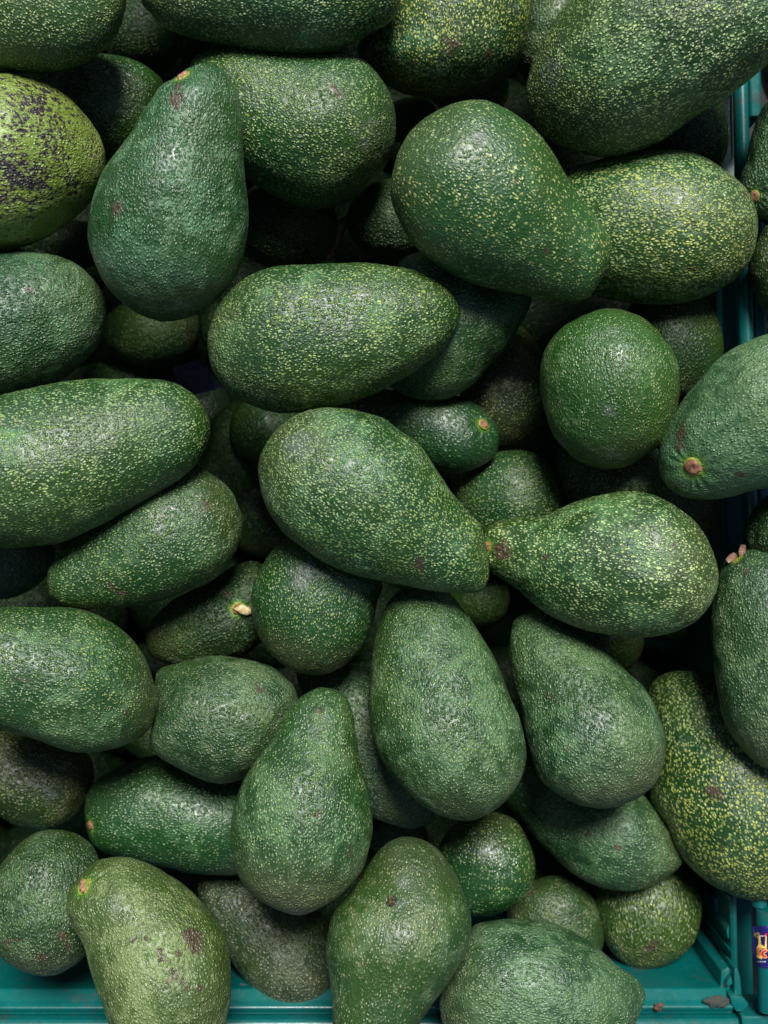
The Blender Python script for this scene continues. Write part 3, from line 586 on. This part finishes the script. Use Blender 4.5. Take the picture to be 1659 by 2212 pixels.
    if stem:
        sp, sn = hit(*stem['p']); sn = Vector(sn)
        if sn.dot(Vector(sp) - Vector((B_c[0] + 0.0, B_c[1], 0))) < 0: sn = -sn
        r = stem['r'] * U1; dd = np.linalg.norm(X - np.array(sp), axis=1) / r
        marks[:, 1] = np.clip(1.65 - dd * 0.95, 0, 1)
        # dimple with radiating creases
        ang = np.arctan2((X - np.array(sp)) @ np.array(frame_from(sn, Vector((1, 0.1, 0.2))).to_3x3().col[1]), (X - np.array(sp)) @ np.array(frame_from(sn, Vector((1, 0.1, 0.2))).to_3x3().col[0]))
        crease = np.exp(-((dd - 1.7) / 0.8) ** 2) * (0.5 + 0.5 * np.sin(ang * 11 + 2 * np.sin(ang * 3)))
        disp -= 0.0016 * np.exp(-dd ** 2 * 0.5) * (r / 0.005) + 0.0007 * crease
    X = X + Nn * disp[:, None]
    multi = bool(stem or f.get('gash'))
    me = bpy.data.meshes.new('avocado'); me.from_pydata([tuple(p) for p in X], [], faces); me.update()
    me.polygons.foreach_set('use_smooth', [True] * len(faces))
    for nm, arr in (('marks', marks), ('tone', tone)):
        at_ = me.color_attributes.new(nm, 'FLOAT_COLOR', 'POINT'); arr = arr.copy()
        if nm == 'marks': arr[:, 3] = 1
        at_.data.foreach_set('color', arr.ravel())
    me.materials.append(skin_material(f['style'], idx))
    if multi:
        root = bpy.data.objects.new('avocado', None); C.objects.link(root); root.matrix_world = ob_M; root.empty_display_size = 0.02
        body = bpy.data.objects.new('skin', me); C.objects.link(body); body.parent = root
    else:
        root = bpy.data.objects.new('avocado', me); C.objects.link(root); root.matrix_world = ob_M
    root['label'] = f['label']; root['category'] = 'avocado'; root['group'] = 'avocados heaped in the green crate'
    if stem:
        sunk = -0.0012 * (r / 0.005)
        Mf = Matrix.Translation(Vector(sp) + sn * sunk) @ frame_from(sn, Vector((1, 0.1, 0.2)))
        kind = stem['kind']; k = 0.80
        if kind == 'button':
            blob('stem_collar', r * 0.86, r * 0.82, r * 0.17, collar_mat, root, Mf, idx, 0.10, 28)
            blob('stem_scar', r * 0.74, r * 0.70, r * 0.33, scar_mat, root, Mf, idx + 1, 0.16, 28, hollow=0.5)
        elif kind == 'side':
            blob('stem_scar', r * 0.62, r * 0.55, r * 0.26, scar_mat, root, Mf, idx + 1, 0.3, 24, hollow=0.3)
        elif kind == 'torn':
            blob('stem_collar', r * 0.8, r * 0.55, r * 0.20, collar_mat, root, Mf, idx, 0.25, 24)
            blob('stem_scar', r * 0.75, r * 0.38, r * 0.34, pink_mat, root, Mf, idx + 1, 0.6, 28, 16, hollow=0.5)
        elif kind == 'flakes':
            for (fx, fy, ang) in ((1580, 1207, 0.7), (1603, 1191, 1.3)):
                p, nn = hit(fx, fy); p = Vector(p)
                M2 = Matrix.Translation(p + Vector((-0.0008, 0, 0.0005))) @ R.inverted().to_4x4() @ Matrix.Rotation(ang, 4, 'Z')
                vs = []; fs = []
                for s_ in (-1, 1):
                    for (ax, ay) in ((-.0035, -.0012), (0.0002, -.0022), (.0030, -.0010), (.0026, .0014), (-.0005, .0016), (-.0032, .0012)):
                        vs.append(M2 @ Vector((ax, ay, s_ * 0.0003 + 10 * ax * ax * 8)))
                fs = [(0,5,4,1), (1,4,3,2), (6,7,10,11), (7,8,9,10)] + [(i, (i + 1) % 6, (i + 1) % 6 + 6, i + 6) for i in range(6)]
                link_mesh('stem_flake', vs, fs, flake_mat, root, smooth=False)
        elif kind == 'broken':
            blob('stem_scar', r * 0.62, r * 0.58, r * 0.35, scar_mat, root, Mf, idx + 1, 0.25, 24, hollow=0.4)
            p2_, _ = hit(531, 1319); p2_ = Vector(p2_); d = (p2_ - Vector(sp)); ln_ = d.length
            M3 = Matrix.Translation(Vector(sp) + d * 0.75 + sn * 0.0012) @ frame_from(d, Vector((0, 0, 1)))
            blob('broken_stem', 0.0016, 0.0026, 0.0048, cream_mat, root, M3, 3, 0.25)
    if f.get('gash'):
        p, nn = hit(*f['gash']); M2 = Matrix.Translation(Vector(p) + Vector((0, 0, -0.0001))) @ (R.inverted() @ Matrix.Rotation(math.radians(8), 3, 'Z')).to_4x4()
        blob('gash', 0.0013, 0.0036, 0.0007, gash_mat, root, M2, 5, 0.5, 24, 14, hollow=0.9)

# ------------------------------------------------------------------ crate
teal = plastic('teal_plastic')
RIM = -0.060; DEEP = -0.300
def P2(px, py, z): v = at(px, py, z); return v
def crate_root(name, label, loc):
    o = bpy.data.objects.new(name, None); C.objects.link(o); o.location = loc
    o['label'] = label; o['category'] = 'crate'; o['group'] = 'green plastic crates'; return o
crate = crate_root('crate', "teal green plastic crate holding the avocado heap, with moulded rails and a blue sticker", (0, 0, DEEP))

def extrude_profile(name, prof, origin, along, outward, length, parent, mat=teal, bev=0.0012, seg=2, flip=False):
    """prof: closed list of (outward, up) points swept along a straight line, all edges rounded."""
    bm = bmesh.new(); up = Vector((0, 0, 1))
    r0 = [bm.verts.new(origin + outward * a + up * b) for a, b in prof]
    r1 = [bm.verts.new(origin + outward * a + up * b + along * length) for a, b in prof]
    k = len(prof)
    for i in range(k): bm.faces.new((r0[i], r0[(i + 1) % k], r1[(i + 1) % k], r1[i]))
    bm.faces.new(list(reversed(r0))); bm.faces.new(r1)
    bmesh.ops.recalc_face_normals(bm, faces=bm.faces)
    if bev: bmesh.ops.bevel(bm, geom=list(bm.edges), offset=bev, segments=seg, profile=0.6, affect='EDGES')
    me = bpy.data.meshes.new(name); bm.to_mesh(me); bm.free()
    me.polygons.foreach_set('use_smooth', [True] * len(me.polygons)); me.materials.append(mat)
    try: me.set_sharp_from_angle(angle=math.radians(50))
    except Exception: pass
    o = bpy.data.objects.new(name, me); C.objects.link(o); o.parent = parent
    o.matrix_parent_inverse = parent.matrix_world.inverted() if False else Matrix.Translation(-parent.location)
    return o
def tube_profile(cx, cz, rx, rz, n=20):
    return [(cx + rx * math.cos(2 * math.pi * i / n), cz + rz * math.sin(2 * math.pi * i / n)) for i in range(n)]
def prism(name, pts, z0, z1, parent, mat=teal, bev=0.001):
    bm = bmesh.new(); a = [bm.verts.new((p[0], p[1], z0)) for p in pts]; b = [bm.verts.new((p[0], p[1], z1)) for p in pts]; k = len(pts)
    for i in range(k): bm.faces.new((a[i], a[(i + 1) % k], b[(i + 1) % k], b[i]))
    bm.faces.new(list(reversed(a))); bm.faces.new(b); bmesh.ops.recalc_face_normals(bm, faces=bm.faces)
    if bev: bmesh.ops.bevel(bm, geom=list(bm.edges), offset=bev, segments=2, profile=0.6, affect='EDGES')
    me = bpy.data.meshes.new(name); bm.to_mesh(me); bm.free(); me.polygons.foreach_set('use_smooth', [True] * len(me.polygons)); me.materials.append(mat)
    try: me.set_sharp_from_angle(angle=math.radians(50))
    except Exception: pass
    o = bpy.data.objects.new(name, me); C.objects.link(o); o.parent = parent; o.matrix_parent_inverse = Matrix.Translation(-parent.location)
    return o

# front (bottom of the picture) wall: inner top edge runs through these outline units
fa, fb = P2(-60, 2136, RIM - 0.012), P2(1560, 2134, RIM - 0.012)
al = (fb - fa).normalized(); outw = Vector((al.y, -al.x, 0))
k1 = S * (H - RIM) / H
flen = (fb - fa).length + 0.004; back = 0.22
o0 = fa - al * back
# profile of the front wall, millimetres outward from the inner face, up from RIM
prof_front = [(0.0, DEEP - RIM + 0.004), (0.0, -0.012), (0.0050, -0.007), (0.0072, -0.0035), (0.0085, -0.0035), (0.0110, -0.0055), (0.0122, -0.0055), (0.0122, -0.075), (0.0040, -0.078), (0.0040, DEEP - RIM + 0.004)]
o0.z = RIM
extrude_profile('front_wall', prof_front, o0, al, outw, flen + back, crate, bev=0.0009)
extrude_profile('front_rail', [(0.0126, -0.030), (0.0126, -0.0005), (0.0145, 0.0015), (0.0170, 0.0015), (0.0180, 0.0003), (0.0195, 0.0003), (0.0210, 0.0018), (0.0300, 0.0018), (0.0320, 0.0), (0.0320, -0.030)],
                o0, al, outw, (P2(1596, 2190, RIM) - o0).dot(al), crate, bev=0.0008)
# right wall
ra, rb = P2(1606, 2290, RIM), P2(1554, 60, RIM)
ar = (rb - ra).normalized(); outr = Vector((ar.y, -ar.x, 0)); rlen = (rb - ra).length + 0.16
ra.z = RIM
extrude_profile('right_wall', [(0.0, DEEP - RIM + 0.004), (0.0, -0.020), (0.0018, -0.018), (0.0040, -0.020), (0.0040, DEEP - RIM + 0.004)], ra, ar, outr, rlen, crate, bev=0.0006)
extrude_profile('right_rail', tube_profile(0.0118, -0.0025, 0.0042, 0.0055), ra + ar * (at(1590, 1960, RIM) - ra).dot(ar), ar, outr, rlen - (at(1590, 1960, RIM) - ra).dot(ar), crate, bev=0)
extrude_profile('rail_flange', [(0.0042, -0.056), (0.0042, -0.042), (0.018, -0.038), (0.018, -0.056)], ra, ar, outr, rlen, crate, bev=0.0003)
def along_right(py): return ((at(1590, py, RIM) - ra).dot(ar))
s0 = along_right(250)
extrude_profile('outer_rail', [(0.0164, -0.030), (0.0164, -0.0025), (0.0175, -0.0010), (0.0220, -0.0010), (0.0235, -0.002), (0.0235, -0.030)], ra + ar * s0, ar, outr, rlen - s0, crate, bev=0.0008)
s1 = along_right(330); s2 = along_right(1960)
extrude_profile('outer_rail', [(0.0164, -0.030), (0.0164, -0.0025), (0.0175, -0.0010), (0.0220, -0.0010), (0.0235, -0.002), (0.0235, -0.030)], ra + ar * s2, ar, outr, s1 - s2, crate, bev=0.0008)
s3 = along_right(2186)
extrude_profile('corner_rail', tube_profile(0.0150, 0.0015, 0.0064, 0.0064), ra + ar * (s3 + 0.0012), ar, outr, s2 - s3 - 0.002, crate, bev=0)
# corner piece where the rail turns
cr = at(1600, 2192, RIM)
prism('corner_cap', [(cr.x, cr.y), (cr.x + 0.005, cr.y - 0.0005), (cr.x + 0.045, cr.y + 0.0015), (cr.x + 0.045, cr.y - 0.03), (cr.x + 0.002, cr.y - 0.03)], RIM - 0.03, RIM + 0.001, crate, bev=0.0018)
# left, back walls and floor (mostly out of view)
bl = o0.copy(); far = ra + ar * rlen
extrude_profile('left_wall', [(0, DEEP - RIM + 0.004), (0, 0), (-0.004, 0), (-0.004, DEEP - RIM + 0.004)], bl, ar, outr, rlen - 0.03, crate, bev=0.0005)
extrude_profile('left_rail', tube_profile(-0.0095, -0.0025, 0.0050, 0.0055), bl, ar, outr, rlen - 0.03, crate, bev=0)
wd = (far - (bl + ar * (rlen - 0.03))).dot(outr)
extrude_profile('back_wall', [(0, DEEP - RIM + 0.004), (0, 0), (-0.004, 0), (-0.004, DEEP - RIM + 0.004)], bl + ar * (rlen - 0.03), outr, -ar, wd, crate, bev=0.0005)
q0, q1, q2, q3 = bl - ar * 0.004, fa + al * (flen + 0.03), far, bl + ar * (rlen - 0.03)
prism('crate_floor', [(q0.x - .004, q0.y), (ra.x + .002, ra.y + 0.02), (far.x + .002, far.y), (q3.x - .004, q3.y)], DEEP, DEEP + 0.0038, crate, bev=0)
# ribs on the inner face of the right wall, and the latch at the front right corner
for py in range(-40, 2150, 118):
    sA = along_right(py)
    extrude_profile('wall_rib', [(-0.0016, DEEP - RIM + 0.004), (-0.0016, -0.02), (-0.0004, -0.016), (-0.0002, -0.016), (-0.0002, DEEP - RIM + 0.004)], ra + ar * sA, ar, outr, 0.0022, crate, bev=0.0003)
# hinge pieces in the corner, from the photograph: tongue, upright bar, step, pointed lug
def corner_piece(name, poly, zt, th, bev=0.0009):
    pts = [at(x, y, zt) for x, y in poly]; return prism(name, [(p.x, p.y) for p in pts], zt - th, zt, crate, bev=bev)
corner_piece('latch_step', [(1558, 2098), (1572, 2090), (1590, 2100), (1598, 2120), (1600, 2146), (1560, 2150), (1556, 2128)], RIM - 0.014, 0.10, 0.0010)
corner_piece('latch_bar', [(1586, 2092), (1594, 2092), (1600, 2112), (1603, 2150), (1596, 2160), (1586, 2156)], RIM - 0.007, 0.03, 0.0010)
corner_piece('latch_lug', [(1576, 2150), (1604, 2153), (1619, 2171), (1606, 2186), (1590, 2186), (1580, 2168)], RIM - 0.003, 0.02, 0.0010)
corner_piece('latch_tab', [(1569, 2124), (1580, 2108), (1583, 2126), (1572, 2131)], RIM - 0.009, 0.02, 0.0005)
corner_piece('hinge_tongue', [(1569, 2012), (1578, 1988), (1586, 2012), (1584, 2030), (1572, 2028)], RIM - 0.022, 0.03, 0.0007)
corner_piece('hinge_strap', [(1571, 2026), (1581, 2028), (1587, 2050), (1589, 2086), (1579, 2084), (1577, 2050)], RIM - 0.026, 0.03, 0.0009)
corner_piece('corner_post', [(1542, 1940), (1566, 1940), (1604, 2160), (1588, 2160)], RIM - 0.045, 0.14, 0.001)

# ---- sticker wrapped over the corner rail
blue = simple('sticker_blue', [(0.010, 0.008, 0.085), (0.016, 0.012, 0.12)], 300, 0.32, 0.1, 0.0002)
inkY = simple('ink_yellow', [(0.80, 0.50, 0.08), (0.85, 0.62, 0.18)], 400, 0.35, 0)
inkO = simple('ink_orange', [(0.70, 0.10, 0.02), (0.80, 0.22, 0.03)], 300, 0.35, 0)
inkR = simple('ink_red', [(0.50, 0.01, 0.04), (0.62, 0.04, 0.08)], 300, 0.35, 0)
inkT = simple('ink_tan', [(0.38, 0.28, 0.10), (0.50, 0.40, 0.18)], 300, 0.35, 0)
inkW = simple('ink_white', [(0.55, 0.55, 0.62), (0.75, 0.75, 0.80)], 300, 0.35, 0)
inkD = simple('ink_dark', [(0.05, 0.02, 0.02), (0.09, 0.04, 0.03)], 300, 0.35, 0)
rail_o = ra + outr * 0.0150 + Vector((0, 0, 0.0015)); RR = 0.0064
def wrap(px, py, lift):       # picture unit -> point on the tube, lifted a little
    d = ray(px, py).normalized(); ax = ar
    oc = CAM - rail_o; dp = d - ax * d.dot(ax); op = oc - ax * oc.dot(ax)
    R_ = RR + lift; a = dp.dot(dp); b = 2 * dp.dot(op); c = op.dot(op) - R_ * R_; disc = b * b - 4 * a * c
    t = (-b - math.sqrt(disc)) / (2 * a) if disc > 0 else -b / (2 * a)
    p = CAM + d * t; return p
def wrapped(name, poly, mat, lift, parent, n=2):
    from mathutils.geometry import tessellate_polygon
    P_ = [Vector((x, y, 0)) for x, y in poly]
    tri = tessellate_polygon([P_])
    bm = bmesh.new(); vs = [bm.verts.new(p) for p in P_]
    for t in tri:
        try: bm.faces.new([vs[i] for i in t])
        except ValueError: pass
    for _ in range(n): bmesh.ops.subdivide_edges(bm, edges=list(bm.edges), cuts=1, use_grid_fill=True)
    for v_ in bm.verts: v_.co = wrap(v_.co.x, v_.co.y, lift)
    bmesh.ops.recalc_face_normals(bm, faces=bm.faces)
    me = bpy.data.meshes.new(name); bm.to_mesh(me); bm.free(); me.polygons.foreach_set('use_smooth', [True] * len(me.polygons)); me.materials.append(mat)
    o = bpy.data.objects.new(name, me); C.objects.link(o); o.parent = parent
    o.matrix_parent_inverse = Matrix.Translation(-crate.location) if parent == crate else Matrix()
    return o
# the tube spans these units
def arc(cx, cy, r0, r1, a0, a1, n=12):
    o_ = [(cx + r1 * math.cos(math.radians(a0 + (a1 - a0) * i / n)), cy + r1 * math.sin(math.radians(a0 + (a1 - a0) * i / n))) for i in range(n + 1)]
    i_ = [(cx + r0 * math.cos(math.radians(a1 + (a0 - a1) * i / n)), cy + r0 * math.sin(math.radians(a1 + (a0 - a1) * i / n))) for i in range(n + 1)]
    return o_ + i_
st_ = wrapped('sticker', [(1626, 2001), (1640, 2000), (1655, 2000), (1674, 2000), (1674, 2080), (1662, 2092), (1650, 2092), (1638, 2088), (1631, 2078), (1627, 2060)], blue, 0.00015, crate, 3)
def ink(name, poly, mat, lift=0.00035): 
    o = wrapped(name, poly, mat, lift, st_, 1); return o
ink('emblem_disc', arc(1635, 2020, 0, 7, 0, 360, 16)[:17], inkT)
ink('emblem_dot', arc(1636, 2020, 0, 2, 0, 360, 10)[:11], inkD, 0.00050)
ink('emblem_bar', [(1641, 2021), (1655, 2021), (1655, 2023), (1641, 2023)], inkW)
ink('emblem_arc', arc(1657, 2024, 5, 8, 180, 270), inkR)
ink('letter', [(1639, 2022), (1642, 2022), (1644, 2040), (1652, 2045), (1654, 2022), (1656, 2022), (1656, 2050), (1648, 2048), (1640, 2050), (1634, 2048), (1638, 2040)], inkY)
ink('letter', arc(1643, 2055, 3, 10, 60, 300), inkY)
ink('letter_fill', arc(1643, 2055, 4.5, 8.5, 70, 290), inkO, 0.00050)
ink('letter', arc(1653, 2060, 2, 10, 60, 310), inkY)
ink('letter_fill', arc(1653, 2060, 3.5, 8.5, 70, 300), inkR, 0.00050)
ink('letter', [(1634, 2062), (1640, 2064), (1648, 2066), (1646, 2072), (1640, 2070), (1635, 2068)], inkY)
for i in range(5):
    x = 1633 + i * 4.6; ink('small_print', [(x, 2076 + (i % 2)), (x + 2.6, 2076), (x + 2.6, 2078.5), (x, 2078.5)], inkW)

# ------------------------------------------------------------------ bits and pieces between the fruit
def tagged(o, label, cat, group=None):
    o['label'] = label; o['category'] = cat
    if group: o['group'] = group
    return o
twig_mat = simple('twig_bark', [(0.14, 0.115, 0.03), (0.22, 0.18, 0.07)], 300, 0.6, 0.4, 0.0004)
tw = bpy.data.objects.new('twig', None); C.objects.link(tw); tz = -0.096
ta, tb = at(746, 466, tz), at(708, 552, tz); tw.location = (ta + tb) / 2
tagged(tw, "short pale yellow stem piece lying deep in the gap above the level long avocado", 'twig')
Mt = frame_from(tb - ta, Vector((0, 0, 1)))
blob('twig_shaft', 0.0042, 0.0038, (tb - ta).length / 2, twig_mat, tw, Mt, 4, 0.18, 20, 24)
blob('twig_tip', 0.0040, 0.0036, 0.0042, flake_mat, tw, Matrix.Translation((tb - ta) * 0.47) @ Mt, 6, 0.5)
debris_mat = simple('debris', [(0.02, 0.012, 0.010), (0.16, 0.06, 0.03)], 600, 0.7, 0.9, 0.0006)
p = at(1421, 2175, RIM - 0.003)
d1 = blob('debris_crumb', 0.0030, 0.0018, 0.0016, debris_mat, None, Matrix.Translation(p) @ Matrix.Rotation(0.5, 4, 'Z'), 8, 0.7, 18, 12)
tagged(d1, "small dark brown crumb on the crate's front rail left of the fuzzy spot", 'crumb')
fuzz_mat = simple('dirt_fuzz', [(0.003, 0.045, 0.042), (0.075, 0.040, 0.028)], 420, 0.9, 0.9, 0.0008)
p = at(1549, 2164, RIM - 0.003)
d2 = blob('dirt_spot', 0.0068, 0.0034, 0.0010, fuzz_mat, None, Matrix.Translation(p), 9, 0.35, 36, 12)
tagged(d2, "flat grey and rusty dirt patch on the crate's front rail near the corner latch", 'dirt')
paper_mat = simple('paper', [(0.025, 0.025, 0.05), (0.055, 0.055, 0.09)], 60, 0.7, 0.2, 0.0005)
def paper(pts, z, label, seed):
    vs, fs = [], []; n_ = 8
    P_ = [at(x, y, z) for x, y in pts]
    for j in range(n_ + 1):
        for i in range(n_ + 1):
            s_, t_ = i / n_, j / n_
            q = P_[0] * (1 - s_) * (1 - t_) + P_[1] * s_ * (1 - t_) + P_[2] * s_ * t_ + P_[3] * (1 - s_) * t_
            q = q + Vector((0, 0, 0.006 * abs(noise.noise(Vector((s_ * 3 + seed, t_ * 3, 0)))) + 0.004 * abs(s_ - 0.5)))
            vs.append(q)
    for j in range(n_):
        for i in range(n_):
            a = j * (n_ + 1) + i; fs.append((a, a + n_ + 1, a + n_ + 2, a + 1))
    o = link_mesh('paper_scrap', vs, fs, paper_mat, smooth=False)
    m = o.modifiers.new('thickness', 'SOLIDIFY'); m.thickness = 0.0003
    return tagged(o, label, 'paper')
paper([(375, 795), (440, 775), (480, 840), (390, 860)], -0.130, "crumpled bluish paper scrap deep in the gap left of the level long avocado", 1)
paper([(520, 2120), (600, 2135), (600, 2170), (510, 2165)], RIM - 0.02, "pale paper scrap under the dusky purplish avocado by the front rail", 5)

# ------------------------------------------------------------------ the rest of the heap
def filler_mesh(seed, rx=0.052, rr=0.037):
    vs, fs = [], []; NA, NB = 44, 40
    for k in range(NA + 1):
        t = k / NA * math.pi; a = -math.cos(t)
        rad = rr * math.sin(t) * (1 + 0.22 * a - 0.05 * a * a)
        for g_ in range(NB):
            an_ = 2 * math.pi * g_ / NB
            q = Vector((a * rx, rad * math.cos(an_), rad * math.sin(an_)))
            q *= 1 + 0.03 * noise.noise(q * 40 + Vector((seed, 0, 0)))
            vs.append(q)
    for k in range(NA):
        for g_ in range(NB): fs.append((k * NB + g_, k * NB + (g_ + 1) % NB, (k + 1) * NB + (g_ + 1) % NB, (k + 1) * NB + g_))
    me = bpy.data.meshes.new('avocado'); me.from_pydata([tuple(v) for v in vs], [], fs); me.update()
    me.polygons.foreach_set('use_smooth', [True] * len(fs)); me.materials.append(fill_mats[seed % 2])
    for nm in ('marks', 'tone'):
        at_ = me.color_attributes.new(nm, 'FLOAT_COLOR', 'POINT'); at_.data.foreach_set('color', np.tile([0.0, 0.0, 0.0, 1.0], len(vs)))
    return me
fill_mats = [skin_material(mixs(SHADED, dens=0.15, olive=0.0), 901), skin_material(mixs(SHADED, bl=0.2, dens=0.1, olive=0.0), 902)]  # filler skins share the shade-darkened colours, with fewer flecks
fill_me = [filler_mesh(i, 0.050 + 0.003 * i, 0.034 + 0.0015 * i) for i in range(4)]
rf = random.Random(11)
def filler(p, label, group):
    o = bpy.data.objects.new('avocado', fill_me[rf.randrange(4)]); C.objects.link(o); o.location = p
    o.rotation_euler = (rf.uniform(0, 6), rf.uniform(-0.35, 0.35), rf.uniform(0, 6))
    o['label'] = label; o['category'] = 'avocado'; o['group'] = group
DL = "shadowed avocado of the lower layer, barely showing in the black gaps of the heap"
OL = "unseen avocado of the heap, added outside the picture edge to block light"
for j in range(11):
    for i in range(9):
        x = -0.385 + 0.068 * i + (0.034 if j % 2 else 0) ; y = -0.262 + 0.066 * j
        if (x > 0.10 and y < -0.15) or x > 0.165: continue
        filler((x + rf.uniform(-.008, .008), y + rf.uniform(-.008, .008), -0.235 + rf.uniform(-.012, .006)), DL, 'lower layer of the heap')
for (fx, fy, fz) in ((1150, 1850, -0.185), (1240, 1880, -0.19), (1200, 1760, -0.185), (700, 1900, -0.19), (760, 2080, -0.20), (500, 1860, -0.19), (900, 1900, -0.19)):
    filler(at(fx, fy, fz), DL, 'lower layer of the heap')
for j in range(4):  # unseen fruit added around the frame to block light into the heap
    for i in range(7):
        filler((-0.37 + 0.085 * i, 0.342 + 0.075 * j, -0.03 - 0.03 * (j % 2)), OL, 'avocados outside the picture') if j < 2 else None
for j in range(8):
    for i in range(2):
        filler((-0.285 - 0.085 * i, -0.22 + 0.078 * j, -0.035 - 0.03 * i), OL, 'avocados outside the picture')
for j in range(8):
    filler((0.285 + 0.03 * (j % 2), -0.22 + 0.08 * j, -0.085), OL, 'avocados outside the picture')
    filler((0.37, -0.20 + 0.08 * j, -0.06), OL, 'avocados outside the picture')
    filler((0.30 + 0.03 * (j % 2), -0.19 + 0.08 * j, -0.15), OL, 'avocados outside the picture')
# the neighbouring crate: a copy of this one
c2_ = crate.copy(); C.objects.link(c2_)
c2_['label'] = "second teal crate beyond the right rail, almost wholly hidden and out of the picture"
shift = outr * 0.706
c2_.location = crate.location + shift
for ch in list(crate.children):
    if ch.name.startswith('sticker'): continue
    k_ = ch.copy(); C.objects.link(k_); k_.parent = c2_

# ------------------------------------------------------------------ ground under the crate
gm = simple('ground_concrete', [(0.020, 0.020, 0.020), (0.045, 0.043, 0.04)], 30, 0.9, 0.4, 0.002)
g = link_mesh('ground', [(-3, -3, DEEP - 0.004), (3, -3, DEEP - 0.004), (3, 3, DEEP - 0.004), (-3, 3, DEEP - 0.004)], [(0, 1, 2, 3)], gm)
g['kind'] = 'structure'
print('heights', [(i, round(z * 1000)) for i, z in enumerate(Z)])
